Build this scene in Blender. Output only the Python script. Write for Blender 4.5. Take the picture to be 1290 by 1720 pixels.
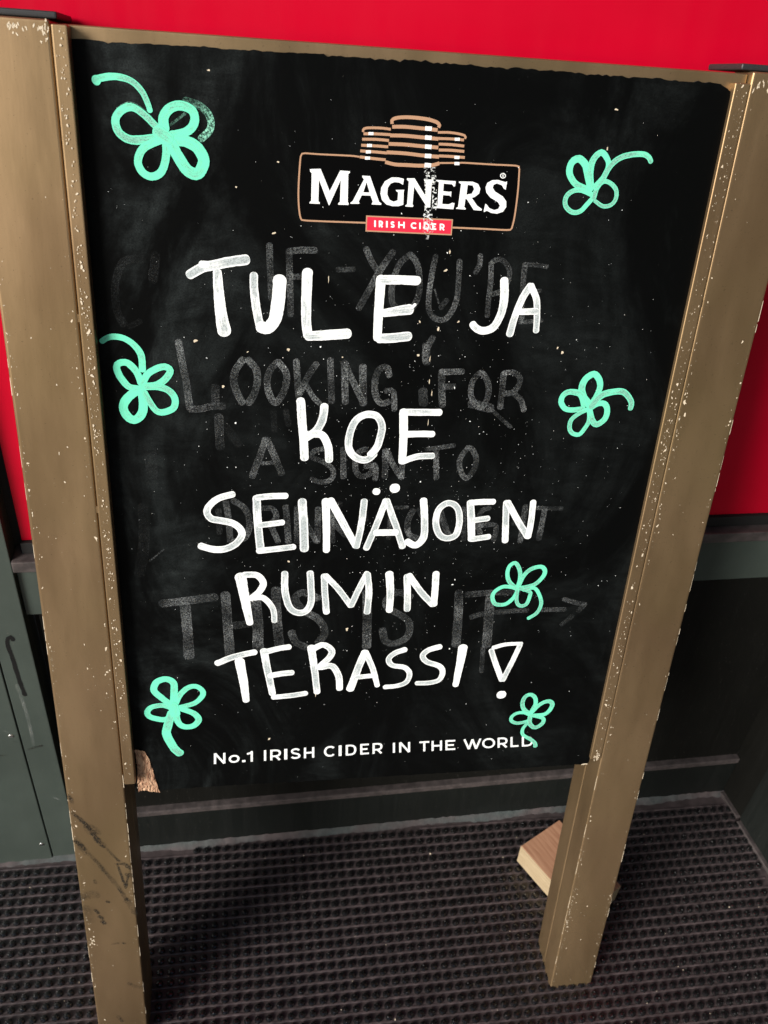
import bpy, bmesh, math, random
from mathutils import Vector, Matrix
R = math.radians
scene = bpy.context.scene
for o in list(bpy.data.objects):
    bpy.data.objects.remove(o, do_unlink=True)

# ------------------------------------------------------------------ camera
cam = bpy.data.cameras.new('camera')
cam_ob = bpy.data.objects.new('camera', cam)
scene.collection.objects.link(cam_ob)
Mr = Matrix(((0.9878975, 0.0205747, -0.1537372), (-0.1346432, 0.6058214, -0.7841248), (0.0770041, 0.7953346, 0.6012597)))
cam_ob.matrix_world = Matrix.Translation((0.14714, -0.68460, 0.95842)) @ Mr.to_4x4()
cam.sensor_width = 36.0
cam.sensor_fit = 'AUTO'
cam.lens = 36.0 * 1454.67 / 1720.0
cam.clip_start = 0.01
cam.clip_end = 200.0
cam.dof.use_dof = True
cam.dof.focus_distance = 0.90
cam.dof.aperture_fstop = 11.0
scene.camera = cam_ob

# ------------------------------------------------------------------ light
SUN_AZ, SUN_EL = R(233), R(22)          # compass angle from +Y clockwise: front left of the sign
sdir = Vector((math.sin(SUN_AZ) * math.cos(SUN_EL), math.cos(SUN_AZ) * math.cos(SUN_EL), math.sin(SUN_EL)))
world = bpy.data.worlds.new('World')
scene.world = world
world.use_nodes = True
wn = world.node_tree
sky = wn.nodes.new('ShaderNodeTexSky')
sky.sky_type = 'NISHITA'
sky.sun_disc = False
sky.sun_elevation = SUN_EL
sky.sun_rotation = SUN_AZ
sky.dust_density = 2.0
bg = wn.nodes['Background']
bg.inputs['Strength'].default_value = 0.065
wn.links.new(sky.outputs['Color'], bg.inputs['Color'])
sun = bpy.data.lights.new('sun', 'SUN')
sun.energy = 4.7
sun.angle = R(26)
sun.color = (1.0, 0.97, 0.93)
sun_ob = bpy.data.objects.new('sun', sun)
scene.collection.objects.link(sun_ob)
sun_ob.rotation_euler = (-sdir).to_track_quat('-Z', 'Y').to_euler()
sun_ob.location = sdir * 5
scene.view_settings.view_transform = 'Standard'
scene.view_settings.look = 'None'
scene.view_settings.gamma = 1.0
scene.view_settings.use_curve_mapping = False
scene.view_settings.exposure = 0.30

# strokes and outlines on the panel, in millimetres from its lower left corner: (u, v, width)
DATA = {'words': {'TULE': [[[(90.5,642.2,9.0),(102.6,649.0,9.2),(116.8,652.6,9.4),(129.8,655.6,9.6),(143.0,657.7,9.8)],0.9],
 [[(101.6,652.1,6.7),(106.5,652.0,6.7)],0.2],
 [[(116.0,645.2,8.3),(116.8,625.0,9.9),(118.9,603.6,11.6),(121.2,588.4,13.3)],0.45],
 [[(150.2,643.3,8.1),(150.6,628.5,8.2),(152.9,609.9,8.3),(155.7,595.6,8.4)],0.75],
 [[(156.8,593.6,12.0),(163.6,593.0,12.4),(170.6,602.1,12.6),(173.6,619.8,12.8),(174.9,639.8,12.9)],0],
 [[(201.5,647.8,10.3),(201.0,627.3,9.9),(201.0,605.6,9.6),(202.8,586.2,9.2)],0.35],
 [[(203.4,585.4,9.7),(223.2,586.9,10.2),(242.6,588.7,10.6)],0.5],
 [[(273.4,643.8,9.5),(273.0,622.4,9.3),(272.8,601.7,9.0),(273.2,584.8,8.8)],0.1],
 [[(275.2,642.8,8.7),(293.8,643.3,8.7),(309.8,643.1,8.8)],0.45],
 [[(278.6,610.2,7.8),(289.0,612.1,9.2),(304.0,614.6,10.6)],0.5],
 [[(275.2,584.5,9.9),(290.7,585.4,9.7),(304.8,587.4,9.4)],0.6],
 [[(306.9,617.1,3.1),(309.2,619.5,3.1)],0.1]],'JA': [[[(398.0,645.7,8.7),(400.1,628.5,8.6),(399.0,613.0,8.4),(392.7,598.6,8.3),(382.9,594.4,8.0),(374.6,596.8,7.8),(370.6,601.0,7.5)],0.4],
 [[(425.9,641.0,7.4),(419.5,629.0,7.4),(414.0,610.5,7.5),(410.7,591.5,7.6)],0.6],
 [[(426.6,641.0,7.1),(434.0,628.0,6.9),(437.2,611.1,6.7),(438.4,595.6,6.5)],0.7],
 [[(414.1,614.8,6.6),(425.8,615.1,6.7),(435.8,615.6,6.7)],0.5]],'KOE': [[[(197.2,517.6,9.1),(198.5,500.2,9.0),(200.8,475.5,8.9),(202.4,453.7,8.9)],0.3],
 [[(221.7,511.8,8.6),(220.2,497.3,8.7),(214.0,484.9,8.7),(203.3,476.8,8.7)],0.55],
 [[(211.2,481.5,8.4),(220.7,479.5,8.5),(226.9,466.9,8.6),(228.6,451.4,8.7)],0.4],
 [[(272.8,457.4,8.1),(279.1,465.6,8.1),(282.6,478.2,8.0),(283.3,490.7,7.9),(277.1,501.2,7.9),(265.4,502.9,7.8),(254.9,495.9,7.9),(249.3,480.0,7.9),(249.6,463.8,8.0),(257.6,453.8,8.1),(268.8,451.4,8.1),(276.6,458.3,8.1)],0.6],
 [[(273.6,458.3,7.1),(277.1,462.9,7.0)],0],
 [[(305.6,506.3,9.3),(307.5,478.3,8.9),(308.1,449.4,8.6)],0.15],
 [[(307.9,505.8,7.6),(326.5,505.9,7.6),(344.5,505.8,7.6)],0.4],
 [[(312.2,481.0,7.4),(326.7,481.5,7.4),(338.8,481.2,7.4)],0.35],
 [[(308.5,449.4,7.2),(323.6,454.9,7.2),(341.0,456.0,7.2)],0.5]],'SEINÄJOEN': [[[(126.2,411.8,7.6),(111.3,407.0,7.6),(101.0,398.0,7.7),(98.7,390.0,7.7),(102.9,382.8,7.8),(112.2,380.4,7.9),(126.4,376.5,8.0),(134.2,368.8,8.0),(134.9,360.5,8.1),(127.5,350.5,8.2),(116.2,345.1,8.2),(103.4,345.0,8.2),(90.8,349.4,8.2)],0.5],
 [[(151.6,407.1,8.7),(152.7,379.4,8.8),(155.3,345.8,9.1)],0.75],
 [[(152.3,407.6,7.0),(167.8,409.1,7.0),(182.9,409.4,7.1)],0.35],
 [[(155.0,373.9,6.8),(167.9,375.5,6.9),(179.5,377.1,6.9)],0.5],
 [[(153.6,341.9,7.3),(172.9,343.9,7.4),(192.0,346.1,7.4)],0.45],
 [[(200.7,402.5,9.5),(202.8,374.9,9.7),(204.1,343.2,9.9)],0.85],
 [[(226.4,402.7,8.9),(228.1,372.6,8.4),(229.0,340.8,7.8)],0.2],
 [[(231.7,403.2,8.9),(246.1,376.0,8.4),(262.0,346.1,7.9)],0.35],
 [[(268.9,402.2,7.6),(267.2,373.9,7.7),(262.7,345.4,7.9)],0.85],
 [[(292.7,402.3,7.4),(284.1,372.4,7.6),(274.2,342.9,7.7)],0.75],
 [[(294.2,402.3,7.4),(305.9,372.0,7.6),(315.8,344.1,7.8)],0.8],
 [[(284.1,362.5,8.0),(306.9,362.5,8.1)],0.25],
 [[(335.4,402.4,8.3),(338.6,377.8,8.3),(339.2,355.5,8.4),(330.8,345.5,8.3),(320.7,350.5,8.2)],0.45],
 [[(364.2,398.8,7.6),(353.9,390.6,7.6),(352.0,373.4,7.7),(357.8,358.4,7.8),(367.9,353.9,7.8),(377.1,359.1,7.8),(379.2,377.2,7.7),(374.7,393.0,7.6),(364.2,398.8,7.6)],0.75],
 [[(389.5,399.1,8.4),(392.8,377.0,8.6),(395.7,352.2,8.7)],0.5],
 [[(391.4,399.1,7.2),(403.0,399.6,7.3),(416.1,399.8,7.3)],0.3],
 [[(396.8,376.5,7.0),(412.1,378.8,7.0)],0.5],
 [[(396.9,352.2,7.1),(415.9,355.1,7.1)],0.5],
 [[(431.4,398.6,7.7),(433.7,374.2,7.9),(436.1,349.3,8.0)],0.6],
 [[(433.2,398.6,7.7),(447.3,376.1,7.9),(462.2,354.7,8.0)],0.5],
 [[(463.0,398.9,7.4),(463.8,375.9,7.5),(463.0,354.2,7.6)],0.35],
 [[(280.5,414.0,7.7),(282.9,413.8,7.7)],0],
 [[(300.6,417.8,10.8),(303.2,417.8,10.9)],0]],'RUMIN': [[[(133.1,309.1,13.0),(137.9,278.7,10.6),(143.0,246.4,8.0)],0.25],
 [[(137.5,311.4,7.7),(151.3,310.4,7.7),(158.4,300.2,7.8),(154.3,289.3,7.8),(144.6,280.0,7.8)],0.35],
 [[(148.4,280.8,7.5),(159.0,279.9,7.2),(169.3,265.4,6.9),(171.2,248.2,6.7)],0.6],
 [[(182.6,312.2,7.9),(183.2,287.7,8.0),(188.1,267.5,8.2),(196.7,259.1,8.2),(207.0,260.3,8.2),(213.1,272.7,8.2),(212.6,294.7,8.1),(211.4,312.0,8.0)],0.75],
 [[(227.5,307.6,7.7),(229.1,282.2,7.8),(231.5,258.2,7.9)],0.8],
 [[(229.2,307.6,7.3),(244.2,289.7,7.4),(259.5,266.6,7.6)],0.6],
 [[(260.0,266.6,7.6),(268.4,289.0,7.5),(276.6,309.6,7.4)],0.7],
 [[(277.4,308.2,7.7),(280.2,284.6,7.9),(279.5,256.5,8.0)],0.85],
 [[(302.9,308.3,9.6),(305.4,284.5,8.9),(306.1,258.1,8.2)],0.4],
 [[(323.7,304.3,8.0),(326.1,281.6,8.1),(327.4,258.9,8.3)],0.65],
 [[(326.4,305.4,8.0),(341.5,283.4,8.2),(357.5,264.9,8.3)],0.55],
 [[(358.0,307.4,8.1),(358.9,285.2,8.2),(359.1,264.8,8.3)],0.4]],'TERASSI': [[[(104.6,191.4,8.2),(124.9,200.0,8.1),(148.3,205.2,7.9)],0.55],
 [[(130.4,193.1,11.9),(134.4,165.5,10.3),(137.4,134.6,8.6)],0.25],
 [[(158.9,206.7,9.3),(163.7,176.3,8.8),(169.3,142.8,8.3)],0.7],
 [[(160.2,204.7,7.6),(175.1,209.0,7.6),(188.5,211.0,7.6)],0.4],
 [[(166.2,170.0,7.7),(180.3,172.4,7.8),(192.4,173.4,7.8)],0.4],
 [[(170.4,137.5,7.2),(190.6,138.9,7.2),(209.5,141.2,7.2)],0.5],
 [[(214.8,209.2,9.5),(219.3,177.6,8.7),(223.5,142.3,8.0)],0.6],
 [[(216.0,206.1,8.0),(228.7,212.4,8.0),(239.2,204.1,8.1),(237.2,194.1,8.1),(224.6,179.4,8.2)],0.4],
 [[(228.0,179.6,8.2),(240.5,180.6,8.2),(249.0,165.7,8.3),(251.0,146.3,8.4)],0.45],
 [[(279.7,199.2,9.3),(273.5,179.0,9.6),(264.3,144.9,10.0)],0.5],
 [[(280.7,199.1,7.8),(290.8,174.0,7.2),(297.8,148.4,6.6)],0.4],
 [[(271.7,162.4,6.6),(291.0,163.9,6.7)],0.5],
 [[(328.8,201.0,7.5),(316.8,196.4,7.4),(309.7,187.9,7.3),(314.6,178.6,7.2),(330.4,174.1,7.1),(337.2,164.3,7.0),(333.8,151.7,6.9),(321.9,146.6,6.7),(307.6,145.7,6.6)],0.5],
 [[(371.9,203.2,8.0),(357.9,198.7,7.8),(351.7,190.7,7.6),(357.6,181.5,7.5),(374.0,174.0,7.3),(378.9,164.2,7.2),(375.0,152.7,7.1),(362.1,149.1,6.9),(347.6,149.5,6.6)],0.5],
 [[(401.2,200.8,11.9),(399.7,172.7,9.9),(397.5,144.0,7.9)],0.15]],'!': [[[(438.1,194.5,7.1),(446.5,173.1,7.2),(457.1,148.4,7.3)],0.45],
 [[(474.1,200.6,6.8),(467.8,177.6,6.8),(458.7,148.3,7.0)],0.5],
 [[(440.4,198.5,6.0),(455.3,202.7,5.5),(475.6,203.1,5.1)],0.5],
 [[(458.2,124.8,12.0),(461.1,124.6,12.0)],0.2]]},'ghost': {'IF': [[[(165.2,671.8,6.4),(165.5,655.2,6.5),(166.3,639.6,6.6),(167.2,622.3,6.7)],0.6],
 [[(183.5,667.3,6.5),(184.6,640.1,6.6),(185.8,606.6,6.8)],0.55],
 [[(183.8,666.7,6.5),(195.6,668.4,6.5),(208.5,668.5,6.5)],0.7],
 [[(187.4,642.8,6.1),(196.0,643.6,6.1)],0.35],
 [[(230.6,651.0,5.3),(246.1,651.8,5.3)],0.25]],"YOU'RE": [[[(257.3,671.4,6.3),(263.4,659.6,6.4),(269.6,651.7,6.5)],0.65],
 [[(283.8,669.5,6.7),(272.6,652.7,6.7),(262.7,633.0,6.8),(252.9,614.4,6.9)],0.65],
 [[(300.6,667.7,6.2),(290.7,657.9,6.2),(285.1,639.0,6.3),(285.5,622.7,6.4),(290.1,616.0,6.4)],0.6],
 [[(300.6,667.7,6.2),(308.6,658.4,6.2),(312.4,639.8,6.3),(311.5,626.2,6.4),(305.7,613.6,6.4)],0.6],
 [[(326.1,667.0,5.7),(323.9,649.6,5.7),(322.7,630.6,5.8),(324.6,612.6,5.9),(334.1,604.7,6.0),(343.9,607.5,6.0),(351.1,624.4,5.9),(351.4,645.0,5.8),(350.5,663.1,5.7)],0.75],
 [[(370.9,669.1,5.5),(371.2,660.4,5.5),(367.6,652.3,5.5)],0.6],
 [[(382.6,662.2,5.5),(384.2,646.0,5.6),(384.1,628.1,5.7),(384.8,609.9,5.7)],0.6],
 [[(383.8,663.5,5.2),(391.7,666.2,5.2),(399.9,660.0,5.3),(402.9,650.6,5.3),(398.2,636.8,5.4),(388.0,631.6,5.4)],0.6],
 [[(417.9,661.9,5.8),(417.9,649.7,5.9),(419.0,633.2,6.0),(421.3,605.0,6.1)],0.5],
 [[(417.9,661.9,4.5),(429.5,661.6,4.5),(440.5,660.6,4.5)],0.6],
 [[(421.7,634.6,4.3),(437.5,636.5,4.3)],0.3],
 [[(420.0,603.8,4.4),(443.4,606.2,4.4)],0.4]],'LOOKING': [[[(76.9,577.1,7.3),(79.5,557.6,7.4),(83.1,532.0,7.6),(85.0,510.0,7.7)],0.7],
 [[(85.8,507.8,7.7),(95.2,507.9,7.7),(107.7,510.9,7.7),(118.5,511.0,7.8)],0.6],
 [[(111.0,531.5,8.8),(110.9,514.7,8.9)],0.3],
 [[(138.9,560.2,7.5),(131.2,548.4,7.6),(129.5,536.8,7.6),(132.6,525.2,7.7),(137.6,515.2,7.8)],0.7],
 [[(144.1,560.0,7.5),(151.8,550.1,7.6),(153.1,537.1,7.7),(149.6,523.9,7.7),(144.2,514.9,7.8)],0.7],
 [[(173.2,558.3,7.0),(165.6,548.9,7.1),(162.9,535.8,7.1),(165.7,522.5,7.2),(171.3,515.1,7.3),(177.6,522.7,7.2),(182.0,534.5,7.2),(181.9,547.7,7.1),(173.9,558.4,7.0)],0.7],
 [[(192.1,559.4,7.1),(193.6,542.0,7.2),(194.9,522.1,7.3)],0.7],
 [[(212.2,556.8,6.8),(204.1,543.6,6.9),(196.2,525.8,7.0)],0.7],
 [[(202.1,534.7,5.8),(210.2,521.5,5.8),(217.3,514.3,5.9)],0.7],
 [[(226.4,561.3,6.8),(227.7,538.0,7.0),(229.3,517.1,7.1)],0.6],
 [[(240.8,558.6,7.3),(242.0,537.0,7.4),(243.5,516.3,7.5)],0.75],
 [[(241.6,557.7,6.8),(251.4,537.1,7.0),(262.3,515.0,7.1)],0.7],
 [[(260.0,554.7,7.9),(261.0,533.8,8.0),(262.3,515.0,8.1)],0.75],
 [[(287.7,545.9,7.0),(284.7,554.2,6.9),(276.7,551.6,6.9),(273.0,537.3,7.0),(275.5,522.0,7.1),(281.8,515.2,7.1),(288.7,517.3,7.1)],0.7],
 [[(285.5,529.0,6.4),(293.3,527.9,6.4),(295.6,508.7,6.5)],0.75]],'FOR': [[[(342.8,550.9,7.6),(344.4,533.0,7.7),(346.8,513.9,7.8)],0.7],
 [[(342.9,550.0,6.7),(352.9,550.5,6.7),(364.9,551.0,6.8)],0.7],
 [[(346.8,534.4,6.5),(357.4,534.5,6.5)],0.65],
 [[(384.1,549.7,6.5),(377.2,540.2,6.5),(376.5,526.4,6.6),(381.9,516.0,6.6),(389.3,511.6,6.7),(394.4,519.6,6.6),(395.3,533.5,6.6),(390.6,544.7,6.5),(384.1,549.7,6.5)],0.7],
 [[(409.7,549.2,6.9),(410.4,530.2,7.0),(410.4,511.8,7.0)],0.7],
 [[(410.5,550.1,6.2),(420.7,550.7,6.2),(429.0,542.6,6.2),(423.4,529.5,6.3),(413.3,527.6,6.3)],0.65],
 [[(424.7,526.5,6.1),(432.5,519.9,6.2),(437.2,508.9,6.2)],0.7]],'A SIGN TO': [[[(161.4,474.7,7.5),(154.9,455.1,7.6),(147.2,432.8,7.7)],0.65],
 [[(162.4,474.7,7.5),(169.6,458.2,7.6),(178.2,435.8,7.7)],0.65],
 [[(157.7,447.5,4.6),(169.4,448.4,4.6)],0.45],
 [[(222.6,464.2,5.8),(212.4,461.3,5.8),(210.6,454.2,5.8),(223.8,448.5,5.9),(233.0,439.6,5.9),(231.9,428.9,6.0),(221.5,424.9,6.0),(210.2,429.1,5.9)],0.6],
 [[(243.2,463.8,6.6),(244.8,431.2,6.8)],0.7],
 [[(267.3,463.8,6.7),(259.1,458.4,6.7),(257.3,441.9,6.8),(262.9,432.2,6.8),(273.1,434.4,6.8),(278.0,445.5,6.8)],0.65],
 [[(268.4,443.3,6.4),(278.7,443.3,6.4),(279.7,428.3,6.5)],0.65],
 [[(289.2,462.0,7.1),(290.2,431.5,7.2)],0.7],
 [[(290.4,462.3,6.7),(298.4,445.4,6.8),(307.7,430.8,6.9)],0.65],
 [[(307.7,460.1,6.8),(308.8,430.0,6.9)],0.6],
 [[(333.4,463.4,5.4),(348.8,465.6,5.4),(363.9,468.1,5.4)],0.5],
 [[(344.7,462.8,6.5),(347.5,429.2,6.6)],0.65],
 [[(379.6,464.6,6.3),(372.5,452.6,6.4),(373.5,439.4,6.4),(381.6,428.4,6.5),(389.3,439.4,6.5),(390.6,452.5,6.4),(384.1,463.7,6.3),(379.5,465.2,6.3)],0.65]],'DRINK TONIGHT': [[[(118.7,403.1,7.3),(121.4,379.9,7.4),(122.8,354.3,7.6)],0.55],
 [[(126.9,403.9,7.0),(139.3,393.9,7.1),(143.9,375.9,7.1),(138.9,358.6,7.2),(126.0,354.2,7.2)],0.55],
 [[(111.0,392.5,6.7),(111.1,365.5,6.8)],0.25],
 [[(156.7,394.6,6.4),(168.7,393.6,6.4),(172.7,382.7,6.5),(163.4,373.7,6.5)],0.5],
 [[(167.9,370.9,6.9),(174.8,353.2,7.0)],0.55],
 [[(183.0,396.1,7.1),(184.8,375.2,7.2),(186.2,352.6,7.3)],0.6],
 [[(195.1,395.0,6.8),(196.0,352.8,7.0)],0.5],
 [[(198.4,389.6,6.8),(208.5,369.3,7.0),(217.4,352.4,7.1)],0.5],
 [[(218.4,392.9,7.2),(218.4,352.3,7.4)],0.6],
 [[(232.2,396.3,6.9),(235.3,352.0,7.1)],0.45],
 [[(242.2,399.5,6.2),(235.3,378.1,6.3),(250.0,359.2,6.4)],0.4],
 [[(297.0,393.0,4.7),(318.0,393.8,4.7)],0.5],
 [[(299.9,390.9,5.9),(299.0,355.2,6.1)],0.35],
 [[(324.5,389.5,7.2),(319.8,376.0,7.2),(322.0,360.1,7.3),(332.4,354.1,7.3)],0.6],
 [[(331.5,390.5,6.8),(337.6,379.9,6.8)],0.3],
 [[(354.3,390.2,6.8),(357.6,371.2,6.9)],0.5],
 [[(356.0,388.1,7.2),(364.9,364.7,7.4),(370.8,353.8,7.4)],0.5],
 [[(382.6,391.9,6.4),(386.7,351.3,6.6)],0.35],
 [[(412.6,391.9,6.5),(403.4,387.0,6.5),(402.3,370.4,6.6),(406.4,355.3,6.7)],0.5],
 [[(404.4,369.1,6.2),(422.6,368.8,6.2),(422.4,350.2,6.3)],0.55],
 [[(454.9,393.1,7.0),(454.6,348.2,7.2)],0.6],
 [[(442.6,371.5,5.8),(455.3,372.6,5.8)],0.4],
 [[(433.4,389.1,6.1),(436.3,350.4,6.3)],0.3],
 [[(469.1,390.8,5.0),(498.7,389.7,5.0)],0.55],
 [[(478.5,388.5,7.0),(476.8,350.7,7.2)],0.6]],'THIS IS IT': [[[(45.9,276.3,10.7),(72.3,279.1,10.7),(103.8,282.6,10.8)],0.65],
 [[(70.8,272.7,12.1),(71.8,237.8,12.4),(72.3,203.2,12.7)],0.7],
 [[(115.9,285.9,11.1),(117.8,245.5,11.4),(119.3,202.6,11.8)],0.65],
 [[(125.6,243.7,10.1),(144.6,246.0,10.1)],0.35],
 [[(149.6,278.3,12.6),(152.2,242.2,13.0),(152.1,212.0,13.2)],0.55],
 [[(172.8,290.6,11.3),(174.1,252.9,11.5),(177.2,214.8,11.8)],0.6],
 [[(220.9,277.8,9.4),(203.2,285.9,9.3),(194.6,276.8,9.3),(205.2,261.3,9.5),(223.3,247.2,9.6),(230.4,229.3,9.7),(223.3,215.8,9.8)],0.55],
 [[(191.2,231.0,9.6),(196.6,217.0,9.7),(209.1,209.4,9.8)],0.55],
 [[(278.0,283.5,10.9),(280.3,245.0,11.2),(281.6,207.2,11.5)],0.6],
 [[(330.6,276.1,9.0),(316.1,282.3,8.9),(303.4,275.1,8.9),(302.5,263.6,9.0),(318.2,251.8,9.1),(331.7,239.1,9.2),(330.3,219.2,9.3),(315.9,210.1,9.3),(303.8,214.7,9.3),(299.5,230.5,9.2)],0.55],
 [[(388.3,280.0,11.2),(391.3,240.8,11.5),(392.0,205.3,11.8)],0.6],
 [[(398.5,276.8,8.4),(428.9,278.7,8.4),(461.7,277.7,8.5)],0.45],
 [[(427.5,273.0,11.8),(429.4,239.3,12.0),(431.2,203.0,12.3)],0.6],
 [[(426.9,198.6,6.2),(429.2,162.7,6.3)],0.35]],'arrow': [[[(491.6,251.5,6.6),(503.7,251.8,6.6),(524.5,251.4,6.6)],0.4],
 [[(407.2,244.3,7.1),(420.9,248.6,7.1),(452.2,251.2,7.2),(476.3,251.7,7.2)],0.28],
 [[(521.4,266.1,6.6),(539.3,259.9,6.6),(549.7,257.8,6.7)],0.5],
 [[(548.7,257.3,7.0),(542.7,248.8,7.0)],0.4],
 [[(535.5,241.2,6.4),(524.2,229.3,6.4)],0.28]],'older': [[[(47.1,655.1,7.6),(30.7,652.1,7.5),(21.7,631.4,7.7),(21.1,606.6,7.8),(26.5,593.5,7.9)],0.08],
 [[(59.9,659.3,8.8),(56.1,636.3,9.0)],0.06],
 [[(42.1,596.5,5.3),(31.5,590.9,5.3)],0.06],
 [[(113.7,499.8,9.6),(114.3,466.2,9.8)],0.28],
 [[(119.7,490.7,8.8),(133.5,469.3,8.9)],0.07],
 [[(169.2,506.1,6.4),(170.7,484.8,6.5)],0.08],
 [[(182.0,506.2,6.5),(185.0,491.0,6.5)],0.08],
 [[(378.4,515.9,10.4),(390.9,512.5,10.5),(399.7,510.8,10.6)],0.55],
 [[(399.7,510.8,4.2),(411.5,500.2,4.3),(425.1,489.4,4.3)],0.45],
 [[(324.6,529.4,10.2),(326.5,515.5,10.3)],0.28],
 [[(323.9,578.0,8.2),(326.2,559.9,8.3)],0.5],
 [[(340.9,624.2,5.6),(335.9,617.1,5.6)],0.5],
 [[(327.9,634.8,1.7),(333.4,621.2,1.7)],0.5],
 [[(330.1,585.9,7.2),(324.1,571.3,7.3),(324.9,561.1,7.3)],0.5],
 [[(269.7,399.5,5.2),(272.5,377.5,5.3)],0.08],
 [[(51.2,346.0,1.7),(35.2,331.5,1.7)],0.35],
 [[(31.8,397.5,11.4),(30.5,352.8,11.8),(23.5,315.9,12.1)],0.05],
 [[(43.4,466.7,12.4),(43.9,423.2,12.8)],0.05]]},'clovers': {'1': [[[(18.2,803.3,6.1),(25.8,805.6,5.8),(36.4,806.6,5.6),(47.6,804.0,5.4),(55.9,796.7,5.2),(60.3,787.8,4.9),(62.0,781.7,4.7)],0.5],
 [[(18.5,802.8,8.1),(19.3,803.1,8.1)],0.1],
 [[(67.7,768.0,5.8),(57.4,777.6,6.0),(47.9,783.4,6.2),(38.9,781.2,6.4),(32.6,773.8,6.7),(34.1,763.7,7.0),(42.6,757.7,7.3),(54.4,757.9,7.6),(69.1,760.3,7.8)],0.45],
 [[(73.5,767.5,8.7),(73.1,776.8,8.4),(79.4,784.7,8.1),(89.4,787.1,7.9),(98.3,783.3,7.7),(99.4,774.0,7.6),(92.2,766.3,7.4),(79.2,763.0,7.1)],0.2],
 [[(69.9,758.7,6.8),(54.9,751.4,6.8),(49.2,740.2,6.8),(52.7,731.1,6.9),(60.8,727.9,6.9),(69.0,732.3,6.9),(73.8,744.9,6.9),(74.4,757.2,6.8)],0.15],
 [[(80.9,759.2,10.0),(91.9,758.5,10.0),(101.8,753.3,10.1),(106.6,743.0,10.2),(101.1,732.4,10.3),(92.3,734.3,10.3),(84.8,744.6,10.1),(78.9,755.7,10.0)],0.15],
 [[(67.5,765.4,10.6),(76.3,759.9,10.7)],0.2]],'1g': [[[(92.3,791.3,6.3),(104.9,787.8,6.3),(112.8,779.8,6.4),(113.0,769.5,6.4),(104.9,761.3,6.5)],0.8],
 [[(91.9,781.2,2.3),(78.7,771.1,2.3)],0.5],
 [[(35.4,781.5,3.5),(44.6,786.1,3.5),(53.3,783.3,3.5),(62.7,775.4,3.5)],0.6]],'2': [[[(472.4,735.8,6.1),(458.3,738.9,6.3),(450.1,748.3,6.4),(450.6,758.0,6.6),(457.0,761.8,6.8),(464.1,757.1,7.1),(468.6,747.7,7.4),(472.4,735.8,7.7)],0.2],
 [[(472.9,737.3,7.4),(470.2,750.7,6.8),(471.6,761.9,6.3),(478.3,768.5,5.8),(484.6,764.0,5.4),(487.5,757.5,4.9),(484.6,747.6,4.5),(476.3,737.5,4.0)],0.25],
 [[(475.0,730.6,4.7),(464.2,733.9,4.6),(455.2,732.6,4.6),(449.8,726.8,4.7),(450.8,718.8,4.7),(458.7,713.3,4.7),(466.6,714.8,4.7),(471.6,720.4,4.7),(476.6,726.8,4.7)],0.4],
 [[(478.0,727.6,4.9),(479.8,736.9,4.7),(485.5,742.8,4.5),(493.0,741.2,4.3),(499.5,735.4,4.2),(500.7,727.8,4.1),(497.0,721.9,3.9),(488.8,720.2,3.8),(479.8,724.6,3.6)],0.7],
 [[(478.1,736.8,5.8),(483.6,743.8,5.6),(488.7,755.7,5.4),(496.8,763.9,5.3),(508.7,768.0,5.2),(521.2,768.9,5.0),(527.3,766.1,4.9),(529.7,762.9,4.8)],0.7]],'3': [[[(5.0,576.3,5.5),(11.4,580.4,5.7),(19.7,580.9,5.9),(28.4,578.2,6.0),(35.7,572.1,6.3),(40.7,563.4,6.5),(41.2,548.4,6.7)],0.15],
 [[(38.9,534.8,6.9),(35.4,546.1,6.9),(27.5,555.1,6.8),(19.8,554.9,6.8),(16.7,550.3,6.8),(20.1,539.9,6.9),(27.3,530.8,6.9),(37.1,528.6,7.0)],0.15],
 [[(40.3,534.0,6.9),(45.1,543.2,6.9),(53.9,549.4,6.9),(62.6,551.8,6.9),(67.7,548.0,6.9),(63.0,539.6,7.0),(53.7,533.0,7.0),(43.0,531.8,7.0)],0.2],
 [[(37.8,528.6,8.7),(28.1,522.4,8.8),(21.5,514.6,8.8),(20.2,506.8,8.8),(25.0,498.1,8.9),(31.8,496.6,8.9),(38.0,503.7,8.9),(39.8,515.5,8.8),(39.1,526.3,8.8)],0.1],
 [[(43.6,531.0,7.0),(55.1,531.0,6.9),(65.6,527.2,6.9),(71.0,518.9,6.9),(69.1,509.1,6.8),(59.4,504.3,6.8),(52.2,505.8,6.7),(46.3,514.8,6.5),(41.8,524.8,6.4)],0.3]],'4': [[[(510.2,515.6,8.5),(501.9,524.8,8.1),(498.5,534.8,7.8),(501.0,544.3,7.4),(509.2,550.2,7.1),(516.5,544.1,6.9),(518.7,534.2,6.7),(515.6,523.3,6.4),(511.0,515.6,6.1)],0.2],
 [[(504.3,515.6,7.1),(498.1,527.3,6.8),(485.9,530.1,6.6),(479.0,526.3,6.3),(477.6,518.7,6.1),(483.1,511.2,5.9),(491.8,509.4,5.7),(504.2,511.3,5.5)],0.25],
 [[(509.4,510.5,5.0),(500.1,505.4,5.0),(492.7,498.5,5.0),(491.9,489.0,5.0),(496.2,482.5,5.0),(504.2,481.0,5.1),(509.1,487.3,5.0),(513.0,496.8,5.0),(511.4,508.8,5.0)],0.4],
 [[(511.6,512.2,6.1),(521.7,517.4,6.2),(528.8,515.9,6.4),(532.1,508.1,6.5),(530.6,499.1,6.6),(522.7,493.0,6.7),(516.7,497.7,6.8),(511.1,510.5,6.8)],0.3],
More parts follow.
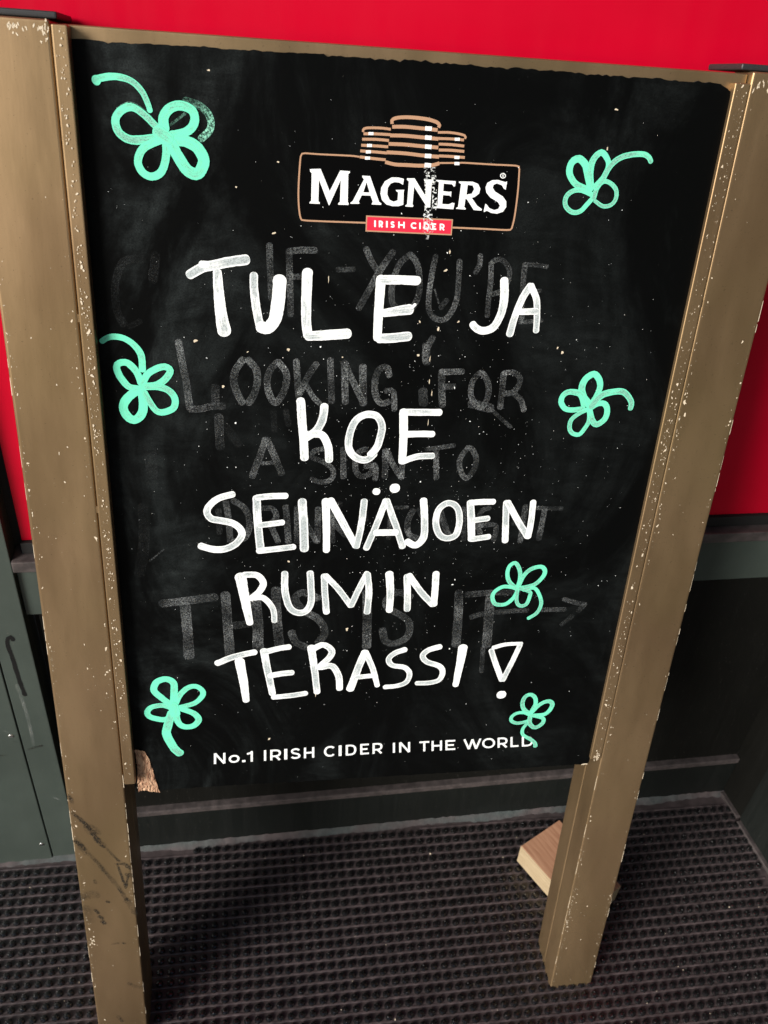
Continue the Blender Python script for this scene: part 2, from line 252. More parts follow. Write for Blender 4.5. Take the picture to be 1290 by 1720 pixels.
 [[(513.0,513.9,8.5),(520.4,525.0,8.0),(530.5,529.7,7.5),(544.7,531.1,7.1),(552.4,526.1,6.6),(558.2,518.5,6.2),(558.3,511.7,5.7)],0.75]],'6': [[[(458.8,284.0,5.1),(448.9,292.9,5.1),(444.8,303.9,5.0),(446.1,314.6,5.0),(452.5,319.0,5.0),(458.5,310.7,5.0),(461.2,298.6,5.1),(459.8,284.6,5.1)],0.3],
 [[(460.7,285.8,5.4),(465.2,300.9,5.3),(473.6,310.3,5.3),(485.2,313.0,5.3),(490.7,307.4,5.3),(489.4,299.0,5.4),(480.0,288.3,5.4),(463.1,283.9,5.4)],0.3],
 [[(460.0,282.7,5.0),(452.0,285.7,5.0),(441.1,286.4,5.0),(432.1,279.9,5.0),(430.4,271.4,5.0),(435.3,262.5,5.1),(447.4,261.8,5.1),(456.2,269.9,5.1),(460.3,280.3,5.0)],0.3],
 [[(459.8,280.3,4.7),(461.2,265.4,4.7),(466.5,258.7,4.8),(473.9,260.9,4.8),(476.8,272.3,4.7),(475.9,278.5,4.7),(463.2,283.6,4.7)],0.7],
 [[(467.9,281.3,4.7),(480.7,283.6,4.7),(488.8,273.2,4.7),(492.8,260.5,4.8),(489.1,248.0,4.8),(479.5,240.5,4.8)],0.4]],'7': [[[(50.6,130.9,8.3),(38.7,143.4,8.2),(29.9,155.4,8.2),(33.7,167.6,8.1),(44.9,171.4,8.2),(52.9,165.2,8.2),(52.9,151.5,8.3),(51.4,131.8,8.4)],0.1],
 [[(53.6,133.5,7.3),(59.8,147.5,7.2),(69.3,157.3,7.0),(78.5,159.0,6.9),(85.9,152.3,6.8),(85.7,144.3,6.7),(77.6,134.8,6.6),(66.1,130.5,6.5),(54.0,128.0,6.4)],0.15],
 [[(49.8,127.4,6.4),(38.8,132.7,6.6),(26.1,131.1,6.8),(20.3,124.2,7.0),(22.2,117.2,7.3),(30.7,113.0,7.6),(41.2,111.4,7.8),(50.1,119.1,8.0)],0.15],
 [[(56.8,127.8,7.7),(66.5,123.4,7.7),(76.2,117.0,7.8),(80.2,108.0,7.8),(72.7,99.2,7.8),(61.3,99.5,7.8),(55.2,107.8,7.8),(53.8,122.6,7.7)],0.15],
 [[(48.7,121.0,10.4),(43.6,103.0,10.6),(41.0,90.1,10.7),(45.1,75.6,10.8),(50.3,63.8,10.9),(55.5,57.5,11.0)],0.3],
 [[(50.7,131.9,12.0),(52.9,119.0,12.1)],0.1]],'8': [[[(501.3,91.1,5.7),(492.5,100.0,5.7),(489.8,110.1,5.6),(491.9,119.4,5.6),(498.2,122.8,5.6),(505.0,118.2,5.6),(507.8,108.2,5.6),(505.1,98.4,5.7),(501.9,91.9,5.7)],0.45],
 [[(503.8,92.6,6.0),(510.7,102.6,6.0),(518.0,108.8,6.0),(526.1,110.2,6.0),(530.8,105.1,6.0),(528.3,95.3,6.0),(521.6,89.0,6.0),(507.2,88.2,6.0)],0.3],
 [[(502.2,89.4,4.9),(494.8,93.3,4.9),(485.8,93.7,4.9),(478.9,89.2,4.9),(477.8,82.5,4.9),(483.9,77.5,4.9),(492.9,77.2,5.0),(502.1,80.1,5.0)],0.35],
 [[(503.3,86.8,6.2),(503.7,76.6,6.1),(510.0,68.6,5.9),(516.2,68.9,5.8),(522.2,75.5,5.6),(521.6,82.3,5.4),(513.8,86.0,5.3),(505.8,88.3,5.1)],0.65],
 [[(499.8,74.4,4.4),(495.7,66.1,4.6),(496.9,57.5,4.8),(503.3,51.9,5.0),(511.0,46.6,5.2),(516.4,40.6,5.4),(517.5,35.7,5.6)],0.6]]},'logo': {'tan': [[[(257.3,695.5,1.5),(213.1,695.3,1.5),(197.6,695.5,1.5),(194.4,696.8,1.5),(192.7,703.7,1.5),(191.8,714.0,1.5),(191.7,724.1,1.5),(192.2,737.5,1.5),(193.2,750.8,1.4),(194.3,753.3,1.4),(196.9,753.9,1.4),(211.5,753.7,1.4),(238.2,753.8,1.5),(247.1,753.3,1.5)],0.5],
 [[(339.3,694.4,1.6),(370.2,694.3,1.6),(394.6,694.1,1.6),(398.8,695.1,1.6),(399.9,698.1,1.6),(401.0,708.5,1.6),(401.2,729.0,1.6),(400.2,747.2,1.5),(399.5,751.0,1.5),(396.6,752.7,1.5),(372.9,752.7,1.5),(346.7,752.9,1.5),(340.2,752.5,1.5),(322.2,751.6,1.5)],0.5],
 [[(275.5,782.5,3.0),(275.2,785.2,3.0),(277.6,787.1,3.0),(283.3,788.3,3.0),(291.3,788.8,3.0),(300.3,788.6,3.1),(309.4,787.8,3.1),(316.8,786.0,3.1),(319.5,783.7,3.1),(318.8,781.7,3.1)],0.5],
 [[(275.8,780.1,3.1),(287.5,780.7,3.1),(301.0,780.3,3.1),(318.1,779.6,3.1)],0.5],
 [[(274.3,772.8,3.1),(288.0,773.2,3.1),(303.4,772.7,3.1),(319.4,772.1,3.1)],0.5],
 [[(273.4,765.6,3.1),(288.5,765.8,3.1),(304.0,765.2,3.1),(320.1,764.8,3.1)],0.5],
 [[(272.0,758.4,3.1),(289.1,758.3,3.1),(304.6,757.4,3.1),(321.4,756.9,3.2)],0.5],
 [[(271.2,750.0,3.1),(280.6,748.4,3.1),(291.6,748.4,3.2),(303.5,748.4,3.2),(315.4,749.3,3.2),(322.2,751.4,3.2)],0.5],
 [[(249.3,774.4,2.2),(249.4,776.4,2.2),(252.2,777.8,2.2),(260.1,778.4,2.2),(268.2,778.4,2.2),(274.6,777.9,2.2)],0.5],
 [[(249.8,772.9,2.4),(262.2,773.4,2.4),(274.7,773.4,2.4)],0.5],
 [[(248.8,768.3,2.4),(261.6,768.8,2.4),(273.5,768.5,2.4)],0.5],
 [[(248.2,763.2,2.4),(261.0,763.3,2.4),(273.1,763.1,2.4)],0.5],
 [[(247.5,758.4,2.4),(260.4,758.2,2.4),(272.6,757.8,2.4)],0.5],
 [[(247.3,753.3,2.4),(258.9,752.5,2.4),(271.4,751.9,2.4)],0.5],
 [[(318.5,777.6,2.1),(328.4,778.1,2.1),(337.7,777.5,2.1),(343.8,776.3,2.1),(345.0,774.8,2.1),(344.3,773.6,2.1)],0.5],
 [[(319.4,772.5,2.3),(331.7,772.8,2.3),(343.7,772.5,2.4)],0.5],
 [[(320.1,767.8,2.3),(332.2,767.9,2.4),(344.4,767.3,2.4)],0.5],
 [[(320.7,762.8,2.4),(332.6,763.1,2.4),(344.9,762.7,2.4)],0.5],
 [[(321.2,757.7,2.4),(333.2,757.8,2.4),(346.0,757.5,2.4)],0.5]],'white': [[[(306.3,780.4,3.6),(312.5,780.4,3.6)],0.5],
 [[(306.8,772.8,3.6),(313.0,772.7,3.6)],0.5],
 [[(307.4,765.1,3.6),(313.6,765.0,3.7)],0.5],
 [[(307.9,757.2,3.7),(314.1,757.1,3.7)],0.5],
 [[(308.3,749.3,3.7),(314.6,749.1,3.7)],0.5],
 [[(254.3,773.3,2.5),(258.9,773.5,2.5)],0.5],
 [[(253.5,763.3,2.6),(258.1,763.5,2.6)],0.5],
 [[(252.7,757.8,2.6),(257.4,758.1,2.6)],0.5],
 [[(252.2,752.5,2.6),(256.9,752.7,2.6)],0.5],
 [[(334.8,772.7,2.6),(339.6,772.9,2.6)],0.5],
 [[(336.1,757.2,2.6),(340.9,757.3,2.6)],0.5],
 [[(336.6,751.9,2.7),(341.4,752.0,2.7)],0.5]],'letters': [[[(201.8,740.7),(211.6,741.4),(220.6,722.4),(229.7,740.8),(238.9,740.5),(238.6,739.0),(237.3,738.0),(237.8,713.7),(238.8,712.5),(238.6,710.9),(228.8,710.8),(229.1,712.3),(230.5,713.4),(230.5,732.6),(220.7,710.0),(220.1,710.0),(210.3,732.1),(210.3,713.0),(211.7,712.0),(211.6,710.8),(202.0,710.8),(202.3,712.2),(203.6,713.2),(203.5,737.2),(202.1,738.6)],
 []],
 [[(250.3,737.3),(257.7,737.2),(267.4,715.0),(269.7,713.6),(269.5,712.3),(260.4,712.3),(260.8,713.6),(261.5,714.7),(259.0,720.1),(250.7,720.0),(248.1,714.4),(248.8,713.3),(248.7,712.4),(240.4,712.1),(240.5,713.2),(242.4,714.5),(252.1,734.0),(250.5,736.0)],
 [[(254.7,731.8),(252.0,722.8),(258.0,722.8)]]],
 [[(289.7,736.3),(284.4,737.2),(278.0,737.0),(271.8,733.2),(268.7,727.5),(268.3,722.3),(270.0,716.8),(274.4,712.9),(280.5,711.6),(286.1,711.8),(290.7,713.3),(290.3,725.2),(290.8,726.6),(282.6,726.2),(283.4,724.9),(285.0,724.1),(285.0,717.0),(281.2,715.7),(277.4,717.1),(274.8,721.8),(274.9,727.8),(277.4,731.6),(281.0,733.0),(285.6,732.8),(289.2,731.0)],
 []],
 [[(292.6,736.9),(299.8,737.2),(311.4,722.0),(310.7,734.7),(309.0,735.5),(308.9,736.8),(318.0,736.9),(317.9,735.9),(316.5,734.8),(316.9,711.9),(313.9,711.8),(299.9,729.7),(299.5,714.1),(300.4,713.0),(300.1,711.7),(292.7,711.8),(293.0,713.0),(294.3,713.9),(294.5,734.2),(292.5,735.6)],
 []],
 [[(320.4,736.8),(339.4,736.4),(339.2,731.9),(337.8,731.6),(336.2,733.5),(328.0,733.8),(328.1,727.1),(333.8,726.7),(336.1,727.2),(336.1,722.2),(334.6,723.5),(328.2,723.5),(328.2,715.5),(334.4,715.4),(338.0,717.1),(340.2,716.7),(339.5,711.2),(322.2,711.7),(322.3,712.9),(323.7,713.8),(323.2,734.9),(320.5,735.8)],
 []],
 [[(342.4,736.4),(355.9,736.7),(361.3,735.0),(363.9,730.8),(363.2,726.4),(359.2,723.2),(356.5,722.2),(362.5,715.4),(367.6,712.5),(367.3,711.1),(359.6,711.3),(351.9,720.7),(350.4,721.1),(350.0,713.6),(351.6,712.6),(351.4,711.4),(342.1,711.7),(342.3,712.7),(343.9,713.5),(344.8,734.1),(342.6,735.2)],
 [[(351.3,733.7),(356.3,733.3),(357.9,730.1),(356.1,726.1),(351.0,724.9)]]],
 [[(389.4,738.5),(388.9,731.0),(387.1,731.7),(384.6,734.8),(379.7,736.3),(376.5,734.9),(375.9,732.2),(378.6,728.9),(386.8,724.8),(390.7,720.6),(391.4,715.3),(388.6,710.9),(383.0,708.9),(377.1,709.4),(372.6,711.2),(369.8,709.8),(369.5,711.1),(370.4,717.5),(371.9,716.7),(374.7,713.7),(379.7,712.1),(383.6,713.2),(385.0,716.3),(382.7,719.4),(374.5,723.4),(370.2,727.6),(368.9,731.9),(370.1,736.3),(374.6,738.9),(380.2,739.4),(385.1,738.3),(387.6,737.8)],
 []]],'reg': [[(384.2,745.6,0.8),(386.4,744.6,0.8),(387.1,742.7,0.8),(385.2,741.3,0.8),(383.0,741.9,0.8),(382.2,743.9,0.8),(383.8,745.5,0.8)],0.5],'regdot': [[(384.0,742.5,0.5),(384.2,744.4,0.5),(385.4,743.7,0.5),(384.7,743.0,0.5),(385.6,742.2,0.5)],0.5],'ribtext': [['I',[(264.0,692.1),(265.7,692.1),(265.3,698.1),(263.7,698.1)]],
 ['R',[(268.5,692.1),(272.6,692.0),(272.2,698.1),(268.1,698.1)]],
 ['I',[(275.4,692.0),(277.1,692.0),(276.7,698.0),(275.1,698.0)]],
 ['S',[(279.7,692.0),(283.9,691.9),(283.5,698.0),(279.4,698.0)]],
 ['H',[(287.3,691.9),(293.6,691.9),(293.2,697.9),(286.9,697.9)]],
 ['C',[(299.4,691.8),(305.6,691.7),(305.1,697.8),(298.9,697.8)]],
 ['I',[(307.8,691.7),(309.3,691.7),(308.8,697.8),(307.3,697.8)]],
 ['D',[(312.3,691.7),(317.8,691.6),(317.3,697.7),(311.8,697.7)]],
 ['E',[(320.5,691.6),(324.5,691.6),(323.9,697.6),(319.9,697.7)]],
 ['R',[(327.9,691.5),(332.8,691.5),(332.2,697.6),(327.4,697.6)]]],'ribbon': [(257.0,701.0),(338.9,700.8),(339.0,688.3),(257.1,688.8)],'ribbon_out': [(255.8,702.2),(340.1,702.0),(340.2,687.1),(255.9,687.6)],'fill': [(196.9,753.8),(247.1,753.2),(270.7,751.7),(271.2,750.0),(291.6,748.4),(315.4,749.3),(322.2,751.4),(345.7,752.7),(396.7,752.3),(399.7,749.7),(401.2,729.0),(400.8,706.7),(399.3,695.3),(394.6,694.2),(339.3,694.4),(258.0,695.5),(213.1,695.4),(194.8,696.8),(192.4,707.1),(191.7,724.1),(193.2,750.8)]},'slogan': [['N',[(96.4,36.1),(110.6,36.2),(111.0,53.4),(96.9,53.2)]],
 ['o',[(114.7,36.3),(128.2,36.4),(128.4,49.1),(115.0,49.0)]],
 ['.',[(131.5,36.4),(135.6,36.5),(135.8,53.7),(131.7,53.7)]],
 ['1',[(137.5,36.5),(144.8,36.6),(144.9,53.8),(137.7,53.7)]],
 ['I',[(158.0,36.7),(162.4,36.7),(162.4,54.0),(158.0,54.0)]],
 ['R',[(166.7,36.8),(180.2,36.9),(180.1,54.2),(166.7,54.1)]],
 ['I',[(184.4,36.9),(188.2,37.0),(188.1,54.3),(184.2,54.3)]],
 ['S',[(192.6,37.0),(205.0,37.1),(204.7,54.5),(192.4,54.4)]],
 ['H',[(209.4,37.2),(222.6,37.3),(222.2,54.7),(209.1,54.6)]],
 ['C',[(235.1,37.4),(249.3,37.6),(248.7,55.1),(234.6,54.9)]],
 ['I',[(254.0,37.6),(257.7,37.6),(257.1,55.2),(253.3,55.1)]],
 ['D',[(263.1,37.7),(276.8,37.8),(276.0,55.4),(262.4,55.2)]],
 ['E',[(282.0,37.9),(293.2,38.0),(292.2,55.6),(281.1,55.5)]],
 ['R',[(298.0,38.0),(310.9,38.2),(309.9,55.8),(297.1,55.6)]],
 ['I',[(323.9,37.8),(328.2,37.7),(327.1,54.5),(322.8,54.5)]],
 ['N',[(333.0,37.7),(347.5,37.5),(346.2,54.4),(331.9,54.5)]],
 ['T',[(359.8,37.4),(372.9,37.3),(371.5,54.2),(358.5,54.3)]],
 ['H',[(376.1,37.3),(390.0,37.1),(388.5,54.0),(374.6,54.1)]],
 ['E',[(394.7,37.1),(407.9,36.9),(406.2,53.9),(393.1,54.0)]],
 ['W',[(419.3,36.8),(443.1,36.6),(441.1,53.6),(417.6,53.8)]],
 ['O',[(444.6,36.6),(462.0,36.4),(459.9,53.5),(442.6,53.6)]],
 ['R',[(465.6,36.3),(479.1,36.2),(476.9,53.3),(463.5,53.4)]],
 ['L',[(483.3,36.2),(494.4,36.0),(492.1,53.2),(481.1,53.3)]],
 ['D',[(499.0,36.0),(514.4,35.8),(512.0,53.1),(496.7,53.2)]]],'torn': [(1.5,67.6),(7.3,66.8),(13.7,64.4),(15.8,58.1),(18.5,51.9),(19.9,41.4),(22.1,32.2),(23.6,19.9),(26.3,7.4),(26.9,1.2),(29.0,-5.6),(20.9,-3.3),(14.2,-1.8),(9.8,0.3),(5.3,-0.5),(1.5,-2.6),(1.4,3.3),(2.0,18.6),(3.1,39.7),(2.2,56.1)],'peel': [[[(310.5,747.3,5.3),(313.7,720.8,5.4),(314.2,708.6,5.5)],0.5],
 [[(313.7,708.6,8.7),(315.8,700.7,9.6),(316.8,688.9,10.6)],0.5],
 [[(316.5,747.5,4.4),(318.7,733.2,4.5),(321.0,712.4,4.5),(319.9,708.8,4.6)],0.5],
 [[(316.3,688.9,3.7),(315.9,682.7,3.7)],0.5]],'tan': [(169.2,683.1,2.71,1.2,0.2),(486.6,806.0,2.4,1.2,0),(339.6,671.5,1.28,2.87,0.1),(337.7,653.7,2.59,1.62,0.4),(335.1,595.5,1.69,3.04,-0.2),(329.1,563.7,1.04,4.84,-0.15),(316.3,567.9,2.06,1.72,0),(93.1,578.5,2.89,2.24,0),(484.0,771.8,0.92,2.77,0.2),(256.9,232.8,2.14,4.71,0),(187.0,327.2,1.97,3.16,0.3),(165.2,72.0,1.39,4.17,-0.5),(222.1,642.2,0.63,5.05,0),(183.8,571.2,1.98,2.31,0),(119.1,532.0,2.34,1.67,0),(143.7,568.1,1.64,0.98,0.5),(470.3,573.0,1.79,2.15,0.3),(464.3,578.0,1.07,2.49,-0.4),(221.7,139.5,0.9,5.4,0),(592.5,-1.5,8.58,1.61,0.1),(2.7,4.4,2.79,1.86,0),(334.2,527.1,0.71,4.98,0),(330.5,540.1,0.7,4.93,0),(333.1,493.9,0.55,5.1,0),(355.4,603.2,2.03,1.01,0.6),(135.1,722.3,1.16,1.16,0),(112.8,816.1,1.59,1.06,0),(172.8,745.4,1.72,1.15,0),(238.5,564.1,1.69,1.01,0.9),(315.4,602.3,1.0,2.01,0.5)],'scuffs': [[[(-77.3,-18.3,3.7),(-63.2,-39.3,3.8),(-53.7,-61.6,3.9),(-47.0,-77.5,3.9)],0.9],
 [[(-47.0,-77.5,3.0),(-38.9,-88.7,3.1),(-28.1,-108.1,3.1)],0.8],
 [[(-62.7,-43.1,6.8),(-55.1,-46.3,6.8),(-49.1,-54.9,6.8)],0.6],
 [[(-62.3,-48.1,7.6),(-55.9,-56.3,7.7)],0.45],
 [[(-54.0,-65.3,6.4),(-44.9,-78.3,6.5)],0.7],
 [[(-32.0,-111.7,4.0),(-22.7,-114.0,4.0),(-15.0,-122.8,4.0)],0.8],
 [[(-30.8,-113.1,2.7),(-26.9,-134.9,2.7),(-23.1,-158.4,2.7)],0.8],
 [[(-23.0,-157.1,3.2),(-18.7,-135.8,3.2),(-14.2,-124.2,3.1)],0.6],
 [[(-19.4,-133.0,5.9),(-14.2,-137.6,5.9)],0.5],
 [[(-77.7,-66.8,4.3),(-58.1,-102.3,4.4),(-36.2,-147.4,4.5),(-23.6,-179.1,4.6)],0.62],
 [[(-23.6,-179.1,6.5),(-18.8,-192.3,6.5),(-13.8,-207.0,6.6)],0.7],
 [[(-76.7,-61.8,7.2),(-69.4,-88.1,7.4)],0.3],
 [[(-76.9,-167.8,11.3),(-69.8,-164.8,11.3),(-62.7,-167.5,11.4)],0.6],
 [[(-65.0,-195.1,4.2),(-62.4,-201.0,4.2)],0.8],
 [[(-61.0,-207.7,4.2),(-57.6,-212.1,4.2)],0.8],
 [[(-58.5,-217.7,4.7),(-55.4,-222.1,4.7)],0.9],
 [[(-76.6,-189.4,9.2),(-71.5,-215.5,9.3)],0.25],
 [[(-48.9,-265.0,2.9),(-40.7,-264.3,2.9)],0.7],
 [[(-34.3,-264.0,2.9),(-31.9,-265.5,2.9)],0.8],
 [[(-79.0,10.0,3.7),(-76.0,-1.5,3.7)],0.6],
 [[(-31.5,-350.2,5.6),(-20.2,-360.8,5.6),(-15.1,-359.7,5.6)],0.45],
 [[(-52.2,-418.9,4.2),(-47.8,-432.3,4.2)],0.7],
 [[(-48.9,-180.5,3.2),(-46.6,-181.9,3.2)],0.9],
 [[(-61.2,-139.1,3.1),(-59.8,-144.7,3.1)],0.5]]}
DATA_MARKS = [[[(-176.1,67.2,6.1),(-177.4,74.4,6.1),(-181.5,71.7,6.1),(-184.4,60.2,6.1),(-183.5,43.8,6.1)],1.0,0],
 [[(-183.6,47.6,6.6),(-182.2,21.9,6.6),(-181.3,-11.0,6.6),(-178.7,-45.1,6.6)],1.0,0],
 [[(-193.7,-168.3,5.6),(-183.8,-164.1,5.6),(-173.7,-161.5,5.6)],0.5,0],
 [[(-236.4,-175.6,3.6),(-226.2,-176.1,3.6)],0.6,0],
 [[(-211.5,-144.3,4.1),(-206.4,-147.6,4.1)],0.3,0]]
DATA_PALE = [[[(-186.1,-23.9,6.6),(-183.8,-65.5,6.6),(-183.0,-108.6,6.6),(-185.0,-157.1,6.6)],0.5,0],
 [[(-174.7,-293.5,3.6),(-168.2,-300.1,3.6)],0.5,0],
 [[(-219.6,-119.1,3.6),(-213.6,-123.5,3.6)],0.3,0]]

# ------------------------------------------------------------------ helpers
col = scene.collection
FLOOR = -0.4575          # tops of the mat tufts, where the legs stand
MATZ = FLOOR - 0.0105    # rubber sheet between the tufts

def obj(name, me, m=None, parent=None, smooth=False):
    o = bpy.data.objects.new(name, me)
    col.objects.link(o)
    if m:
        for mm in (m if isinstance(m, (list, tuple)) else [m]):
            me.materials.append(mm)
    if parent:
        o.parent = parent
    if smooth:
        for p in me.polygons:
            p.use_smooth = True
    return o

def bm_obj(name, bm, m=None, parent=None, smooth=False):
    me = bpy.data.meshes.new(name)
    bm.normal_update()
    bm.to_mesh(me)
    bm.free()
    return obj(name, me, m, parent, smooth)

def empty(name, mat, label, cat, group=None):
    o = bpy.data.objects.new(name, None)
    col.objects.link(o)
    o.matrix_world = mat
    o.empty_display_size = 0.1
    o['label'] = label
    o['category'] = cat
    if group:
        o['group'] = group
    return o

def add_box(bm, x0, x1, y0, y1, z0, z1, bevel=0.0, seg=2):
    b = bmesh.new()
    vs = [b.verts.new((x, y, z)) for x in (x0, x1) for y in (y0, y1) for z in (z0, z1)]
    for f in ((0, 1, 3, 2), (4, 6, 7, 5), (0, 4, 5, 1), (2, 3, 7, 6), (0, 2, 6, 4), (1, 5, 7, 3)):
        b.faces.new([vs[i] for i in f])
    bmesh.ops.recalc_face_normals(b, faces=b.faces)
    if bevel:
        bmesh.ops.bevel(b, geom=list(b.edges), offset=bevel, segments=seg, profile=0.6, affect='EDGES')
    me = bpy.data.meshes.new('tmp')
    b.to_mesh(me)
    b.free()
    bm.from_mesh(me)
    bpy.data.meshes.remove(me)

def add_prism(bm, pts, n0, n1, hole=None):
    """polygon in (u, v) extruded from depth n0 to n1"""
    vf = [bm.verts.new((p[0], p[1], n1)) for p in pts]
    vb = [bm.verts.new((p[0], p[1], n0)) for p in pts]
    f = bm.faces.new(vf)
    bm.faces.new(vb[::-1])
    k = len(pts)
    for i in range(k):
        j = (i + 1) % k
        bm.faces.new((vf[i], vb[i], vb[j], vf[j]))
    return f

def catmull(pts, step):
    out = []
    n = len(pts)
    closed = n > 4 and math.hypot(pts[0][0] - pts[-1][0], pts[0][1] - pts[-1][1]) < 1e-6
    for i in range(n - 1):
        p0 = pts[i - 1] if i > 0 else (pts[-2] if closed else pts[0])
        p1, p2 = pts[i], pts[i + 1]
        p3 = pts[i + 2] if i + 2 < n else (pts[1] if closed else pts[-1])
        d = math.hypot(p2[0] - p1[0], p2[1] - p1[1])
        k = max(1, int(d / step))
        for j in range(k):
            t = j / k
            out.append(tuple(0.5 * (2 * b + (c - a) * t + (2 * a - 5 * b + 4 * c - d_) * t * t + (3 * b - a - 3 * c + d_) * t ** 3)
                             for a, b, c, d_ in zip(p0, p1, p2, p3)))
    out.append(tuple(pts[-1]))
    return out

class Ribbon:
    """flat painted strokes gathered into ONE mesh, with uv along / across and paint thinness per vertex"""
    def __init__(self, n0, dn=4e-5):
        self.v, self.f, self.uv, self.th = [], [], [], []
        self.n, self.dn = n0, dn
    def stroke(self, pts, thin=0.5, step=2.5, cap=True, jit=0.03, cross=7, rng=random, smooth=True):
        P = catmull(pts, step) if smooth and len(pts) > 2 else list(pts)
        if len(P) == 2 or not smooth:
            Q = []
            for a, b in zip(P[:-1], P[1:]):
                d = math.hypot(b[0] - a[0], b[1] - a[1])
                k = max(1, int(d / step))
                Q += [tuple(x + (y - x) * j / k for x, y in zip(a, b)) for j in range(k)]
            Q.append(tuple(P[-1]))
            P = Q
        m = len(P)
        T = []
        for i in range(m):
            a, b = P[max(0, i - 1)], P[min(m - 1, i + 1)]
            d = math.hypot(b[0] - a[0], b[1] - a[1]) or 1e-9
            T.append(((b[0] - a[0]) / d, (b[1] - a[1]) / d))
        prof = []          # (x, y, halfwidth, tangent, s)
        s = rng.random() * 50
        if cap:
            w = P[0][2] / 2
            for q in (1.0, 0.93, 0.75, 0.45):
                prof.append((P[0][0] - T[0][0] * w * q * .8, P[0][1] - T[0][1] * w * q * .8, w * math.sqrt(max(0.02, 1 - q * q)), T[0]))
        for i in range(m):
            prof.append((P[i][0], P[i][1], P[i][2] / 2, T[i]))
        if cap:
            w = P[-1][2] / 2
            for q in (0.45, 0.75, 0.93, 1.0):
                prof.append((P[-1][0] + T[-1][0] * w * q * .8, P[-1][1] + T[-1][1] * w * q * .8, w * math.sqrt(max(0.02, 1 - q * q)), T[-1]))
        base = len(self.v)
        la = lb = 0.0
        ph = rng.random() * 9
        for i, (x, y, w, t) in enumerate(prof):
            if i:
                s += math.hypot(x - prof[i - 1][0], y - prof[i - 1][1])
            la = .7 * la + rng.gauss(0, jit) * .5
            lb = .7 * lb + rng.gauss(0, jit) * .5
            nx, ny = -t[1], t[0]
            end = min(1, i / 5, (len(prof) - 1 - i) / 5)
            tv = thin * (.75 + .35 * math.sin(ph + s * .11)) * (.55 + .45 * end)
            for c in range(cross):
                q = c / (cross - 1)
                o = (q * 2 - 1) * w * (1 + (la if q < .5 else lb))
                self.v.append(((x + nx * o) / 1000, (y + ny * o) / 1000, self.n + self.dn * i / len(prof)))
                self.uv.append((s / 1000, q))
                self.th.append(min(1, max(0, tv)))
        for i in range(len(prof) - 1):
            for c in range(cross - 1):
                a = base + i * cross + c
                self.f.append((a, a + cross, a + cross + 1, a + 1))
        self.n += self.dn
    def poly(self, pts, holes=()):
        b = bmesh.new()
        loops = [pts] + list(holes)
        es = []
        for L in loops:
            vs = [b.verts.new((p[0] / 1000, p[1] / 1000, self.n)) for p in L]
            es += [b.edges.new((vs[i], vs[(i + 1) % len(vs)])) for i in range(len(vs))]
        bmesh.ops.triangle_fill(b, edges=es, use_beauty=True)
        b.verts.index_update()
        base = len(self.v)
        for v in b.verts:
            self.v.append(tuple(v.co)); self.uv.append((v.co.x, .5)); self.th.append(.2)
        for f in b.faces:
            idx = [base + v.index for v in f.verts]
            if f.normal.z < 0:
                idx.reverse()
            self.f.append(tuple(idx))
        b.free()
    def build(self, name, m, parent, tr=None):
        me = bpy.data.meshes.new(name)
        vv = [tr(v) for v in self.v] if tr else self.v
        me.from_pydata(vv, [], self.f)
        # every quad faces outward
        uvl = me.uv_layers.new(name='UVMap')
        for p in me.polygons:
            for li in p.loop_indices:
                uvl.data[li].uv = self.uv[me.loops[li].vertex_index]
        at = me.attributes.new('thin', 'FLOAT', 'POINT')
        for i, t in enumerate(self.th):
            at.data[i].value = t
        return obj(name, me, m, parent)

